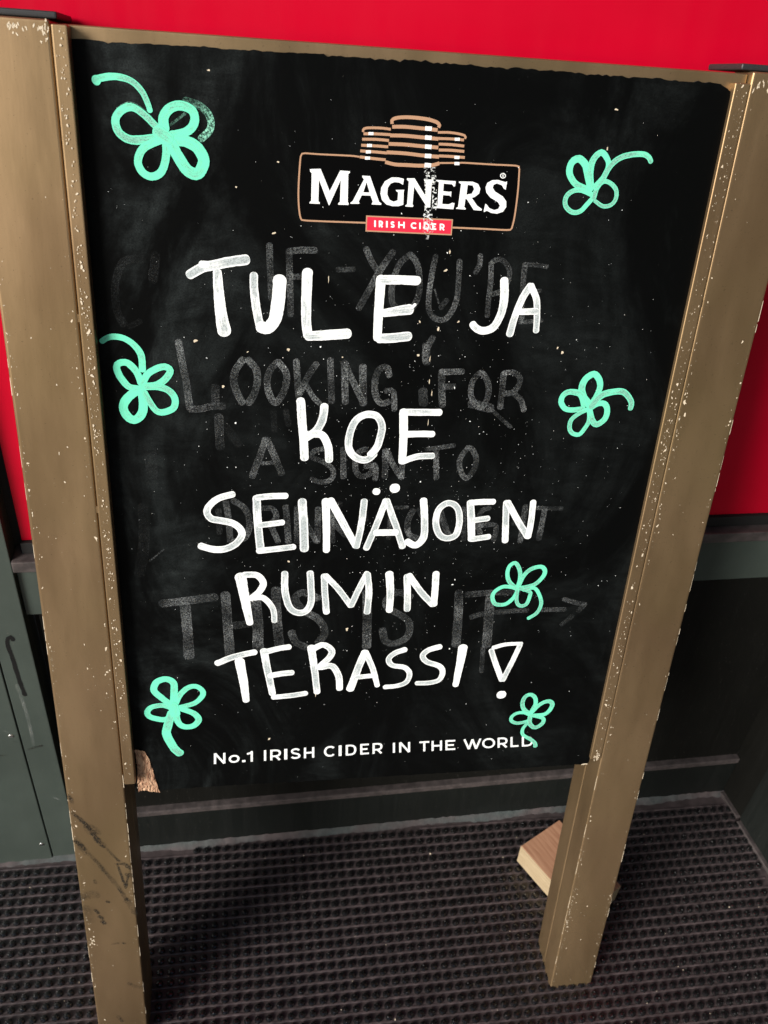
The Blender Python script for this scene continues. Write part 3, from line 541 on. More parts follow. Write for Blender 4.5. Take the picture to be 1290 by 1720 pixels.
# ------------------------------------------------------------------ materials
class NT:
    def __init__(self, name):
        self.m = bpy.data.materials.new(name)
        self.m.use_nodes = True
        self.t = self.m.node_tree
        self.b = self.t.nodes['Principled BSDF']
        self.out = self.t.nodes['Material Output']
    def n(self, kind, **kw):
        x = self.t.nodes.new('ShaderNode' + kind)
        for k, v in kw.items():
            if k in x.inputs:
                x.inputs[k].default_value = v
            else:
                setattr(x, k, v)
        return x
    def l(self, a, b):
        self.t.links.new(a, b)
    def coord(self, scale=(1, 1, 1), kind='Object', rot=(0, 0, 0)):
        tc = self.n('TexCoord')
        mp = self.n('Mapping')
        mp.inputs['Scale'].default_value = scale
        mp.inputs['Rotation'].default_value = rot
        self.l(tc.outputs[kind], mp.inputs['Vector'])
        return mp.outputs['Vector']
    def noise(self, vec, scale, detail=4, rough=.55, dist=0.0):
        x = self.n('TexNoise')
        x.inputs['Scale'].default_value = scale
        x.inputs['Detail'].default_value = detail
        x.inputs['Roughness'].default_value = rough
        x.inputs['Distortion'].default_value = dist
        if vec is not None:
            self.l(vec, x.inputs['Vector'])
        return x.outputs['Fac']
    def ramp(self, fac, a, b, lo=0.0, hi=1.0, smooth=True):
        x = self.n('MapRange')
        x.interpolation_type = 'SMOOTHSTEP' if smooth else 'LINEAR'
        x.inputs['From Min'].default_value = a
        x.inputs['From Max'].default_value = b
        x.inputs['To Min'].default_value = lo
        x.inputs['To Max'].default_value = hi
        self.l(fac, x.inputs['Value'])
        return x.outputs['Result']
    def math(self, op, a, b=None):
        x = self.n('Math')
        x.operation = op
        for i, v in enumerate((a, b)):
            if v is None:
                continue
            if isinstance(v, (int, float)):
                x.inputs[i].default_value = v
            else:
                self.l(v, x.inputs[i])
        return x.outputs[0]
    def mix(self, fac, a, b):
        x = self.n('Mix')
        x.data_type = 'RGBA'
        for sock, v in ((x.inputs['Factor'], fac), (x.inputs[6], a), (x.inputs[7], b)):
            if isinstance(v, (int, float)):
                sock.default_value = v
            elif isinstance(v, tuple):
                sock.default_value = v + (1,) if len(v) == 3 else v
            else:
                self.l(v, sock)
        return x.outputs[2]
    def bump(self, h, strength=.2, dist=.001):
        x = self.n('Bump')
        x.inputs['Strength'].default_value = strength
        x.inputs['Distance'].default_value = dist
        self.l(h, x.inputs['Height'])
        self.l(x.outputs['Normal'], self.b.inputs['Normal'])
    def set(self, color=None, rough=None, metallic=None, spec=None):
        for k, v in (('Base Color', color), ('Roughness', rough), ('Metallic', metallic), ('Specular IOR Level', spec)):
            if v is None:
                continue
            if isinstance(v, tuple):
                self.b.inputs[k].default_value = v + (1,)
            elif isinstance(v, (int, float)):
                self.b.inputs[k].default_value = v
            else:
                self.l(v, self.b.inputs[k])
        return self

M = {}
# --- gold brown gloss paint on the wooden frame
def gold(name, tint=(1, 1, 1)):
    k = NT(name)
    v = k.coord((1, .25, 1))
    n1 = k.noise(v, 14, 6, .6)
    n2 = k.noise(k.coord(), 3.2, 3)
    a = tuple(c * t for c, t in zip((.28, .185, .100), tint))
    b = tuple(c * t for c, t in zip((.335, .227, .127), tint))
    c0 = k.mix(k.ramp(n1, .35, .68), a, b)
    c1 = k.mix(k.ramp(n2, .35, .7, 0, .5), c0, tuple(c * t for c, t in zip((.275, .200, .092), tint)))
    # grubby speckle
    n3 = k.noise(k.coord(), 420, 2)
    c2 = k.mix(k.ramp(n3, .66, .74, 0, .45), c1, (.12, .085, .05))
    k.set(c2, k.ramp(n1, .3, .7, .37, .49), .82, .5)
    hb = k.math('ADD', k.noise(k.coord((1, .10, 1)), 210, 4), k.math('MULTIPLY', k.noise(k.coord(), 22, 3), .9))
    k.bump(hb, .09, .0007)
    return k.m
M['gold'] = gold('gold_brown_paint')
# --- bare wood where the paint has chipped off
k = NT('bare_wood_chip')
n = k.noise(k.coord(), 300, 3)
k.set(k.mix(n, (.50, .38, .24), (.78, .70, .56)), .75)
M['chip'] = k.m
# --- black chalkboard laminate
k = NT('chalkboard_black')
v = k.coord()
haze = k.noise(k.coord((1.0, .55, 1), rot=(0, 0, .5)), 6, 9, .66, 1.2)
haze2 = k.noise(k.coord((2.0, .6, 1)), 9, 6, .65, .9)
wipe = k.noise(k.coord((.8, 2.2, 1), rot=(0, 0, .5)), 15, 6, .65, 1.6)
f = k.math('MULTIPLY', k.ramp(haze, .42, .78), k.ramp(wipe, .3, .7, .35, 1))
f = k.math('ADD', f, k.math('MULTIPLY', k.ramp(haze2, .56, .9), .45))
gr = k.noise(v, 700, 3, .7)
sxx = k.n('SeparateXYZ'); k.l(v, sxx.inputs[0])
f = k.math('MULTIPLY', f, k.ramp(sxx.outputs['X'], -.02, .34, 1.5, .45))  # smudges stronger on the left: reflected sheen painted into the colour
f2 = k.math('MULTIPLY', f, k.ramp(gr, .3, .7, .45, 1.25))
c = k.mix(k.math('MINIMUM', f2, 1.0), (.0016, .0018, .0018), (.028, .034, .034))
sp = k.noise(v, 520, 1.5, .5)
pat = k.ramp(k.noise(v, 11, 3), .45, .62)
spk = k.math('MULTIPLY', k.ramp(sp, .77, .82), pat)
c = k.mix(spk, c, (.30, .32, .31))
k.set(c, k.ramp(haze, .35, .75, .46, .6), 0, .05)
k.bump(k.noise(v, 160, 5, .6), .06, .0005)
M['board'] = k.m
k = NT('board_edge'); k.set((.012, .012, .012), .7); M['board_edge'] = k.m
# --- torn fibreboard
k = NT('torn_fibreboard')
n = k.noise(k.coord((1, .35, 1)), 190, 6, .7, .6)
k.set(k.mix(k.ramp(n, .3, .7), (.20, .085, .045), (.62, .40, .25)), .9)
k.bump(n, .8, .002)
M['torn'] = k.m
# --- liquid chalk marker: solid at the rims, streaky where the paint ran thin
def marker(name, thick, thin_c):
    k = NT(name)
    uv = k.n('UVMap')
    mp = k.n('Mapping'); k.l(uv.outputs['UV'], mp.inputs['Vector'])
    mp.inputs['Scale'].default_value = (55, 5.5, 1)
    streak = k.noise(mp.outputs['Vector'], 1.0, 4, .6, .4)
    blot = k.noise(k.coord(), 95, 4, .6)
    sx = k.n('SeparateXYZ'); k.l(uv.outputs['UV'], sx.inputs[0])
    mid = k.math('SUBTRACT', 1.0, k.math('ABSOLUTE', k.math('SUBTRACT', k.math('MULTIPLY', sx.outputs['Y'], 2.0), 1.0)))
    at = k.n('Attribute'); at.attribute_name = 'thin'
    th = at.outputs['Fac']
    s = k.math('ADD', k.math('MULTIPLY', streak, .7), k.math('MULTIPLY', blot, .5))
    s = k.math('ADD', s, k.math('MULTIPLY', th, .60))
    t = k.math('MULTIPLY', k.ramp(s, .64, .98), k.ramp(mid, .08, .5))
    c = k.mix(k.math('MULTIPLY', t, .85), thick, thin_c)
    k.set(c, .62, 0, .3)
    tr = k.n('BsdfTransparent'); mx = k.n('MixShader')
    gr = k.noise(k.coord(), 900, 2, .6)
    a = k.math('SUBTRACT', 1.0, k.math('MULTIPLY', k.math('MULTIPLY', t, k.ramp(gr, .42, .68)), .5))
    # ragged rim
    rim = k.ramp(k.math('ADD', mid, k.math('MULTIPLY', k.noise(k.coord(), 420, 2), .22)), .07, .16)
    a = k.math('MULTIPLY', a, rim)
    k.l(a, mx.inputs[0]); k.l(tr.outputs[0], mx.inputs[1]); k.l(k.b.outputs[0], mx.inputs[2])
    k.l(mx.outputs[0], k.out.inputs['Surface'])
    return k.m
M['white_marker'] = marker('white_chalk_marker', (.90, .92, .91), (.40, .46, .47))
M['mint_marker'] = marker('mint_chalk_marker', (.155, .77, .50), (.21, .50, .38))
def faded(name, colr, gain, dark=False):
    k = NT(name)
    uv = k.n('UVMap')
    sx = k.n('SeparateXYZ'); k.l(uv.outputs['UV'], sx.inputs[0])
    mid = k.math('SUBTRACT', 1.0, k.math('ABSOLUTE', k.math('SUBTRACT', k.math('MULTIPLY', sx.outputs['Y'], 2.0), 1.0)))
    at = k.n('Attribute'); at.attribute_name = 'thin'
    gr = k.noise(k.coord(), 620, 3, .7)
    cl_ = k.noise(k.coord(), 60, 4, .6)
    g = k.math('MULTIPLY', k.ramp(gr, .38, .68, .12, 1.75), k.ramp(cl_, .25, .7, .35, 1.25))
    edge = k.ramp(mid, .0, .22, 1.0, 0.0)
    g = k.math('ADD', g, k.math('MULTIPLY', edge, .0 if dark else .55))
    soft = k.ramp(mid, .0, .55 if dark else .12)
    a = k.math('MULTIPLY', k.math('MULTIPLY', g, soft), k.math('MULTIPLY', at.outputs['Fac'], gain))
    a = k.math('MINIMUM', a, 1.0)
    k.set(colr, .8, 0, .2)
    tr = k.n('BsdfTransparent'); mx = k.n('MixShader')
    k.l(a, mx.inputs[0]); k.l(tr.outputs[0], mx.inputs[1]); k.l(k.b.outputs[0], mx.inputs[2])
    k.l(mx.outputs[0], k.out.inputs['Surface'])
    return k.m
M['faded'] = faded('rubbed_out_chalk', (.62, .66, .66), .195)
M['mint_faded'] = faded('rubbed_out_mint', (.30, .75, .55), .55)
M['scuff'] = faded('black_rubber_scuff', (.022, .019, .015), 1.5, True)
M['gouge'] = faded('black_gouge', (.006, .006, .006), 14.0, True)
M['pale_scuff'] = faded('pale_scratch', (.5, .52, .5), .35, True)
def plain(name, colr, rough=.6, metallic=0.0, spec=.4, var=.15, sc=60):
    k = NT(name)
    n = k.noise(k.coord(), sc, 5, .6)
    k.set(k.mix(n, tuple(c * (1 - var) for c in colr), tuple(min(1, c * (1 + var)) for c in colr)), rough, metallic, spec)
    return k.m
M['print_white'] = plain('printed_white', (.86, .88, .87), .5, 0, .3, .05)
M['print_tan'] = plain('printed_copper', (.44, .255, .155), .5, 0, .3, .08, 200)
M['print_red'] = plain('printed_red', (.66, .022, .055), .5, 0, .3, .06)
M['print_black'] = plain('printed_black', (.0012, .0012, .0013), .5, 0, .05)
k = NT('peeled_print')
v = k.coord()
g = k.noise(k.coord((1, 1.2, 1)), 360, 3, .6, .5)
lg = k.noise(v, 45, 3)
a = k.math('MULTIPLY', k.ramp(g, .50, .56), k.ramp(lg, .30, .55))
k.set((.72, .75, .74), .7)
tr = k.n('BsdfTransparent'); mx = k.n('MixShader')
k.l(a, mx.inputs[0]); k.l(tr.outputs[0], mx.inputs[1]); k.l(k.b.outputs[0], mx.inputs[2]); k.l(mx.outputs[0], k.out.inputs['Surface'])
M['peel'] = k.m
M['rubber'] = plain('black_rubber_cap', (.022, .023, .025), .45, 0, .4, .3, 300)
# --- red film
k = NT('red_panel')
n = k.noise(k.coord((.6, 1, 2.2)), 3.0, 5, .6)
n2 = k.noise(k.coord((1, 1, .25)), 40, 4)
k.set(k.mix(k.ramp(n, .3, .7), (.475, .0009, .0165), (.53, .0012, .0205)), k.ramp(n2, .3, .7, .28, .42), 0, .22)
M['red'] = k.m
# --- grey green coated aluminium
def alu(name, colr, rough=.42, spec=.3):
    k = NT(name)
    n1 = k.noise(k.coord(), 5, 6, .6)
    n2 = k.noise(k.coord((1, 1, .05)), 90, 4)
    n3 = k.noise(k.coord(), 330, 2)
    c = k.mix(k.ramp(n1, .35, .7), tuple(x * .85 for x in colr), tuple(x * 1.12 for x in colr))
    c = k.mix(k.ramp(n3, .70, .76, 0, .5), c, (.12, .11, .10))
    k.set(c, k.ramp(n2, .3, .7, rough - .06, rough + .08), 0, spec)
    return k.m
M['alu'] = alu('grey_green_coated_metal', (.052, .066, .057))
M['alu_kick'] = alu('green_black_coated_metal', (.0085, .0100, .0090))
M['alu_dark'] = alu('dark_coated_metal', (.0065, .0065, .0055), .55, .12)
k = NT('worn_metal_ledge')
n = k.noise(k.coord((1, 1, 1)), 55, 6, .65)
k.set(k.mix(k.ramp(n, .3, .7), (.040, .034, .033), (.085, .070, .068)), .45, 0, .5)
M['ledge'] = k.m
k = NT('black_void'); k.set((.004, .004, .004), .8); M['void'] = k.m
k = NT('steel'); k.set((.62, .62, .60), .32, 1.0); M['steel'] = k.m
k = NT('dusty_grout')
n = k.noise(k.coord(), 70, 7, .7); n2 = k.noise(k.coord((.6, 1, 1)), 14, 3)
k.set(k.mix(k.ramp(n2, .35, .65), k.mix(n, (.022, .026, .026), (.090, .11, .107)), k.mix(n, (.032, .026, .026), (.10, .078, .078))), .9)
k.bump(n, .6, .003)
M['grout'] = k.m
# --- scraper mat
k = NT('mat_rubber_sheet')
n = k.noise(k.coord(), 38, 6, .65); n2 = k.noise(k.coord(), 480, 3)
c = k.mix(k.ramp(n, .3, .7), (.040, .032, .032), (.078, .061, .061))  # pink tint stands in for red light bounced onto the mat
c = k.mix(k.ramp(n2, .62, .72, 0, .5), c, (.16, .13, .125))
k.set(c, .34, 0, .5)
k.bump(n2, .3, .0008)
M['mat_sheet'] = k.m
k = NT('mat_sheen_rib')
n = k.noise(k.coord(), 30, 5, .65)
k.set(k.mix(k.ramp(n, .3, .7), (.042, .032, .032), (.105, .079, .080)), .36, 0, .6)  # pink reflected sheen painted in as a paler rib colour
M['mat_rib'] = k.m
k = NT('mat_rubber_tuft'); 
n = k.noise(k.coord(), 140, 3)
k.set(k.mix(n, (.0035, .0035, .0038), (.010, .0095, .0095)), .2, 0, 1.0)
M['mat_tuft'] = k.m
# --- timber block
k = NT('raw_timber')
tc = k.coord((14, 1.2, 14))
n = k.noise(tc, 9, 6, .6, .8)
n2 = k.noise(k.coord((3, 60, 3)), 8, 3)
k.set(k.mix(k.ramp(n, .3, .7), (.36, .175, .10), (.50, .275, .165)), .7, 0, .3)
k.bump(n2, .15, .001)
M['timber'] = k.m
k = NT('sawn_timber_side')
n = k.noise(k.coord((4, 1, 30)), 22, 6, .65, .5)
k.set(k.mix(k.ramp(n, .3, .7), (.27, .20, .115), (.42, .335, .215)), .75, 0, .3)
k.bump(n, .25, .001)
M['timber_side'] = k.m
k = NT('pavement_concrete')
n = k.noise(k.coord(), 6, 8, .65); n2 = k.noise(k.coord(), 260, 3)
k.set(k.mix(n2, k.mix(n, (.16, .155, .15), (.24, .235, .225)), (.27, .26, .25)), .85)
k.bump(n2, .4, .002)
M['pavement'] = k.m

# ------------------------------------------------------------------ ground
bm = bmesh.new()
vs = [bm.verts.new(p) for p in ((-9, -12, MATZ - .006), (9, -12, MATZ - .006), (9, 1.5, MATZ - .006), (-9, 1.5, MATZ - .006))]
bm.faces.new(vs)
g = bm_obj('pavement', bm, M['pavement'])
g['kind'] = 'structure'

# ------------------------------------------------------------------ shop front behind the sign
TILT = math.atan(.0213)
F0 = MATZ                     # local z = 0 is the foot of the wall
sf = empty('shop_front', Matrix.Translation((0, .2125, F0)) @ Matrix.Rotation(TILT, 4, 'Z'),
           'shop front with a glossy red panel above dark plain metal panelling', 'shop front')
zf = lambda z: z - F0
def wallbox(name, m, x0, x1, y0, y1, z0, z1, bev=.0015, parent=sf, bm=None, fin=True):
    b = bm or bmesh.new()
    add_box(b, x0, x1, y0, y1, zf(z0), zf(z1), bev)
    return bm_obj(name, b, m, parent) if fin else b
XR = 1.064
wallbox('red_panel', M['red'], -.1415, XR, .017, .045, .226, 2.6, .001)
wallbox('glazing_bead', M['void'], -.1425, XR, .011, .060, .2085, .2255, .001)
b = wallbox('', None, -.1545, XR, -.005, .060, .190, .2075, .002, fin=False)
bm_obj('ledge', b, M['ledge'], sf)
wallbox('upper_dark_panel', M['alu'], -.1535, XR, .006, .050, .1055, .1895, .001)
b = wallbox('', None, -.1395, XR, .011, .050, -.358, .1035, .001, fin=False)
bm_obj('lower_dark_panel', b, M['alu_dark'], sf)
wallbox('shadow_gap', M['void'], -.1535, -.1396, .040, .050, -.466, .1050, 0)
b = wallbox('', None, -.1395, XR, -.001, .05, -.371, -.3585, .002, fin=False)
bm_obj('sill', b, M['ledge'], sf)
wallbox('kick_plate', M['alu_kick'], -.1395, XR, .002, .05, -.462, -.3715, .001)
wallbox('jamb', M['void'], -.157, -.1422, .030, .075, .2080, 2.6, 0)
# rough mortar line along the foot of the wall
rng = random.Random(5)
bm = bmesh.new()
cols = []
for i in range(260):
    x = -.75 + i * 1.84 / 259
    dd = .0065 + .004 * math.sin(i * .21) * math.sin(i * .043) + rng.uniform(-.0018, .0018)
    hh = .004 + rng.uniform(-.0012, .0022)
    cols.append([bm.verts.new((x, .001, hh + .004)), bm.verts.new((x, -dd * .45, hh)), bm.verts.new((x, -dd - .006, -.004))])
for a, c in zip(cols[:-1], cols[1:]):
    for j in range(2):
        bm.faces.new((a[j], a[j + 1], c[j + 1], c[j]))
bm_obj('mortar_line', bm, M['grout'], sf, True)

# metal cladding of the pillar on the left
cl = empty('metal_cladding', Matrix.Translation((-.2, .2125 - .2 * .0213, F0)) @ Matrix.Rotation(TILT, 4, 'Z'),
           'grey green screwed metal cladding of the pillar beside the left post', 'cladding')
b = bmesh.new(); add_box(b, .0, .0445, -.0015, .10, .007, 3.0, .0012)
bm_obj('cover_strip', b, M['alu'], cl)
b = bmesh.new(); add_box(b, -.9, -.0016, -.003, .06, .003, 3.0, .0012)
bm_obj('cladding_panel', b, M['alu'], cl)
for z in (-.9902, -.7042, -.4182, -.132, .154):
    zz = z if z > -.5 else None
    if zz is None:
        continue
for zz in (-.419, -.132, .155, .442, .729):
    b = bmesh.new()
    bmesh.ops.create_uvsphere(b, u_segments=16, v_segments=8, radius=.0040)
    for v in b.verts:
        v.co = Vector((v.co.x, v.co.z * .45 - .003, v.co.y))
        if v.co.y < -.0042 and abs(v.co.x) < .0016 and abs(v.co.z) < .0016:
            v.co.y = -.0038
    o = bm_obj('screw', b, M['steel'], cl, True)
    o.location = (-.0125, 0, zf(zz))
for nm, mm, dd_ in (('black_scrape', 'gouge', DATA_MARKS), ('pale_scrape', 'pale_scuff', DATA_PALE)):
    for q, (pts, th, jj) in enumerate(dd_):
        rb = Ribbon(.0, 2e-5)
        rb.stroke(pts, th, 3, True, .12, rng=rng)
        rb.build(nm, M[mm] if th > .7 or nm[0] == 'p' else M['scuff'], cl, lambda v: (v[0] + .2, (-.0018 if pts[0][0] > -202 else -.0033) - v[2] - q * 2e-5, v[1] - F0))

# side wall on the right
sw = empty('side_wall', Matrix.Translation((1.064, .236, F0)) @ Matrix.Rotation(R(6), 4, 'Z'),
           'dark panelled side wall right of the sign with pale trim at its foot', 'wall')
b = bmesh.new(); add_box(b, 0, .08, -.062, .02, .008, 2.6, .001)
bm_obj('corner_panel', b, M['alu_dark'], sw)
b = bmesh.new(); add_box(b, -.004, .08, -2.0, -.0635, .008, 2.6, .001)  # real wall, lengthened out of view to block sky light from the right
bm_obj('wall_panel', b, M['alu_kick'], sw)
b = bmesh.new(); add_box(b, -.007, .08, -.058, -.001, -.002, .007, .002)
add_box(b, -.011, .08, -2.0, -.066, -.002, .007, .002)
bm_obj('base_trim', b, M['ledge'], sw)

# ------------------------------------------------------------------ scraper mat
mt = empty('scraper_mat', Matrix.Translation((.2, .0, MATZ)), 'black rubber scraper mat with rows of bristly tufts under the sign', 'door mat')
bm = bmesh.new()
X0, X1, Y0 = -1.0, 1.072, -.187
def wy(x): return .2125 + .0213 * (x + .2) - .004
n = 60
top = []
for i in range(n + 1):
    x = X0 + (X1 - X0) * i / n
    top.append(((x, Y0), (x, wy(x))))
pts = [p[0] for p in top] + [p[1] for p in reversed(top)]
add_prism(bm, pts, -.005, 0)
bm_obj('rubber_sheet', bm, M['mat_sheet'], mt)
bm = bmesh.new()
for r_ in range(26):                     # low moulded ribs between the rows of tufts
    y = .2015 + .0171 / 2 - .0171 * r_
    if y < Y0 + .004:
        continue
    xs = X0 + .01
    xe = X1 - .01
    ys = []
    prev = None
    steps = 120
    for i in range(steps + 1):
        x = xs + (xe - xs) * i / steps
        if y + .012 > wy(x):
            prev = None
            continue
        jy = rng.uniform(-.00012, .00012); jz = rng.uniform(-.0002, .0002)
        ring = [bm.verts.new((x, y + jy - .0022, -.0002)), bm.verts.new((x, y + jy - .0011, .0008 + jz)), bm.verts.new((x, y + jy + .0011, .0008 + jz)), bm.verts.new((x, y + jy + .0022, -.0002))]
        if prev:
            for j in range(3):
                bm.faces.new((prev[j], ring[j], ring[j + 1], prev[j + 1]))
        prev = ring
bm_obj('moulded_ribs', bm, M['mat_rib'], mt)
V, Fc = [], []
def tuft(cx, cy):
    base = len(V)
    seg = 8
    r0 = .0057 * rng.uniform(.94, 1.06)
    for (rr, z) in ((1.0, 0), (1.0, .0032), (.84, .0056), (.42, .0068)):
        for i in range(seg):
            a = 2 * math.pi * i / seg
            V.append((cx + math.cos(a) * r0 * rr, cy + math.sin(a) * r0 * rr, z))
    V.append((cx, cy, .0070))
    for k_ in range(3):
        for i in range(seg):
            j = (i + 1) % seg
            Fc.append((base + k_ * seg + i, base + k_ * seg + j, base + (k_ + 1) * seg + j, base + (k_ + 1) * seg + i))
    for i in range(seg):
        Fc.append((base + 3 * seg + i, base + 3 * seg + (i + 1) % seg, base + 4 * seg))
    ph = rng.random() * 6.28
    for s in range(10):
        if s < 7:
            a = ph + 2 * math.pi * s / 7 + rng.uniform(-.2, .2); rr = .0042; lean_ = rng.uniform(.0002, .0012); h = rng.uniform(.0074, .0088)
        else:
            a = ph + 2.1 * s; rr = .0016; lean_ = rng.uniform(0, .0012); h = rng.uniform(.0080, .0092)
        px, py = cx + math.cos(a) * rr, cy + math.sin(a) * rr
        b_ = len(V)
        w = .00125
        for q in range(4):
            aa = a + q * math.pi / 2
            V.append((px + math.cos(aa) * w, py + math.sin(aa) * w, .0022))
        for q in range(4):
            aa = a + q * math.pi / 2
            V.append((px + math.cos(a) * lean_ + math.cos(aa) * w * .45, py + math.sin(a) * lean_ + math.sin(aa) * w * .45, h))
        for q in range(4):
            j = (q + 1) % 4
            Fc.append((b_ + q, b_ + j, b_ + 4 + j, b_ + 4 + q))
        Fc.append((b_ + 4, b_ + 5, b_ + 6, b_ + 7))
for r_ in range(-1, 25):
    y = .1813 + .0171 - .0171 * r_ - .0171
    if y < Y0 + .0065:
        continue
    for i in range(-45, 84):
        x = -.2746 + .01667 * i + .0009 * (.18 - y) / .1
        if x < X0 + .012 or x > X1 - .012 or y > wy(x) - .0150:
            continue
        tuft(x + rng.uniform(-.0003, .0003), y + rng.uniform(-.0003, .0003))
me = bpy.data.meshes.new('bristle_tufts')
V = [(x, y, z * .66) for x, y, z in V]
me.from_pydata(V, [], Fc)
tf = obj('bristle_tufts', me, M['mat_tuft'], mt, False)
tf['kind'] = 'stuff'
bm = bmesh.new()
for i in range(120):
    gx_, gy_ = rng.uniform(-.35, 1.04), rng.uniform(-.18, .18)
    r_ = .0006 * math.exp(rng.gauss(0, .4))
    k_ = bmesh.ops.create_icosphere(bm, subdivisions=1, radius=r_)
    for v in k_['verts']:
        v.co = Vector((gx_ + v.co.x * rng.uniform(.6, 1.6), gy_ + v.co.y * rng.uniform(.6, 1.6), .0009 + v.co.z * rng.uniform(.6, 1.2)))
gt = bm_obj('grit_and_glints', bm, M['chip'], mt)  # pale crumbs, added in place of bright glints on the mat
gt['kind'] = 'stuff'
# the root sits at x = .2, so bring the children back to world x
for ch in mt.children:
    for v in ch.data.vertices:
        v.co.x -= .2

# ------------------------------------------------------------------ timber block behind the right leg
e1 = Vector((.463, -.886, 0)).normalized(); e2 = Vector((.886, .463, 0)).normalized()
o0 = Vector((.609, .125, 0))
cen = o0 + e1 * .075 + e2 * .048
wb = bmesh.new()
add_box(wb, -.048, .048, -.075, .075, 0, .0455, .0012, 2)
for v in wb.verts:
    v.co.z += rng.uniform(-.0003, .0003)
wb.normal_update()
for v in wb.verts:
    v.co.x += rng.uniform(-.0007, .0007); v.co.y += rng.uniform(-.0007, .0007)
for f in wb.faces:
    f.material_index = 0 if abs(f.normal.z) > .6 else 1
blk = bm_obj('wood_block', wb, [M['timber'], M['timber_side']])
blk.matrix_world = Matrix(((e2.x, -e1.x, 0, cen.x), (e2.y, -e1.y, 0, cen.y), (0, 0, 1, FLOOR), (0, 0, 0, 1)))
blk['label'] = 'raw sawn timber block lying on the mat behind the right leg'
blk['category'] = 'wood block'

# ------------------------------------------------------------------ the folding pavement sign, leaning on the wall
LEAN, PHI = 0.1870826, -0.0090584
def board_pt(u, v, n):
    a = math.cos(PHI) * u - math.sin(PHI) * v
    b_ = math.sin(PHI) * u + math.cos(PHI) * v
    return Vector((a, b_ * math.sin(LEAN) - n * math.cos(LEAN), b_ * math.cos(LEAN) + n * math.sin(LEAN)))
O = board_pt(0, 0, 0)
U = board_pt(1, 0, 0) - O; Vv = board_pt(0, 1, 0) - O; Nn = board_pt(0, 0, 1) - O
base = board_pt(.3, -.47, 0)
MS = Matrix(((U.x, Vv.x, Nn.x, base.x), (U.y, Vv.y, Nn.y, base.y), (U.z, Vv.z, Nn.z, base.z), (0, 0, 0, 1)))
sign = empty('pavement_sign', MS, 'gold framed folding chalkboard sign with white marker lettering and mint clovers', 'pavement sign')
# parts are modelled with the panel's lower left corner as origin; SH moves them onto the root
SH = Vector((-.3, .47, 0))
def part(name, bm_or_ob, m=None, parent=sign, smooth=False):
    o = bm_obj(name, bm_or_ob, m, parent, smooth) if isinstance(bm_or_ob, bmesh.types.BMesh) else bm_or_ob
    if parent is sign:
        o.location = SH
    return o

rng = random.Random(11)
def bar(bm, u0, u1, v0, v1, n0, n1, bev=.002, seg=3):
    add_box(bm, u0, u1, v0, v1, n0, n1, bev, seg)

POST = [(-.0815, -.0128, .012, 'left'), (.6136, .6825, .004, 'right')]
posts = []
for (u0, u1, nf, side) in POST:
    b = bmesh.new(); bar(b, u0, u1, -.4738, .8455, -.0335, nf, .0026)
    p = part('front_post', b, M['gold'])
    posts.append(p)
    b = bmesh.new(); bar(b, u0 + .0004, u1 - .0004, -.4735, .8440, -.0690, -.0345, .0026)
    part('rear_post', b, M['gold'])
# slim beads that hold the panel, each of two lengths butted together
beads = []
for (u0, u1, nf, v0, cuts) in ((-.0118, .0013, .014, .0235, (.8432,)), (.5975, .6128, .005, .010, (.836,))):
    b = bmesh.new()
    a = v0
    for c_ in cuts:
        bar(b, u0, u1, a, c_ - .0008, -.010, nf + rng.uniform(-.0004, .0004), .0016)
        a = c_ + .0002
    beads.append(part('bead', b, M['gold']))
for (u_, v_, n_) in ((-.0123, .601, .0118), (-.0123, .4005, .0118), (.6132, .629, .0038), (.6132, .265, .0038)):
    b = bmesh.new(); bar(b, u_ - .0014, u_ + .0014, v_ - .004, v_ + .004, -.004, n_, .0004, 1)
    bm_obj('paint_bridge', b, M['gold'], beads[0] if u_ < .3 else beads[1])
# top rails, front and rear
b = bmesh.new(); bar(b, -.0115, .6130, .800, .8435, -.0325, -.0035, .002)
part('top_rail', b, M['gold'])
b = bmesh.new(); bar(b, -.0115, .6130, .798, .8420, -.0670, -.0360, .002)
part('top_rail', b, M['gold'])
b = bmesh.new(); bar(b, -.0115, .6130, .03, .797, -.0560, -.0480, .001)
part('rear_panel', b, M['board_edge'])
# black rubber end caps across the tops
for (u0, u1, nf) in ((-.083, -.0078, .006), (.604, .685, .0)):
    b = bmesh.new()
    bar(b, u0, u1,   .8462, .8518, -.0690, nf - .002, .002)
    part('end_cap', b, M['rubber'])

# the black panel, with a ragged upper edge
pts = []
for i in range(160):
    t = i / 159
    u = .0005 - .004 + t * (.596 + .004)
    v = .8325 + .0018 * math.sin(t * 2.6) + .00035 * rng.gauss(0, 1) + .0005 * math.sin(t * 60) * math.sin(t * 23) - (.0011 if rng.random() < .07 else 0)
    if t > .985:
        v -= (t - .985) / .015 * .006
    pts.append((u, v))
for i in range(1, 90):
    t = i / 90
    pts.append((.5995, .820 - t * .82))
for i in range(120):
    t = i / 119
    v = -.0018 - .0006 * math.sin(t * 5) + rng.gauss(0, .00035)
    pts.append((.5985 - t * .5985, v))
for i in range(1, 60):
    t = i / 60
    pts.append((-.0035, t * .83))
bm = bmesh.new()
ff = add_prism(bm, pts[::-1], -.0085, 0)
bmesh.ops.recalc_face_normals(bm, faces=bm.faces)
bm.normal_update()
for f in bm.faces:
    f.material_index = 0 if f.normal.z > .9 else 1
bmesh.ops.triangulate(bm, faces=[f for f in bm.faces if len(f.verts) > 4])
panel = part('chalkboard_panel', bm, [M['board'], M['board_edge']])

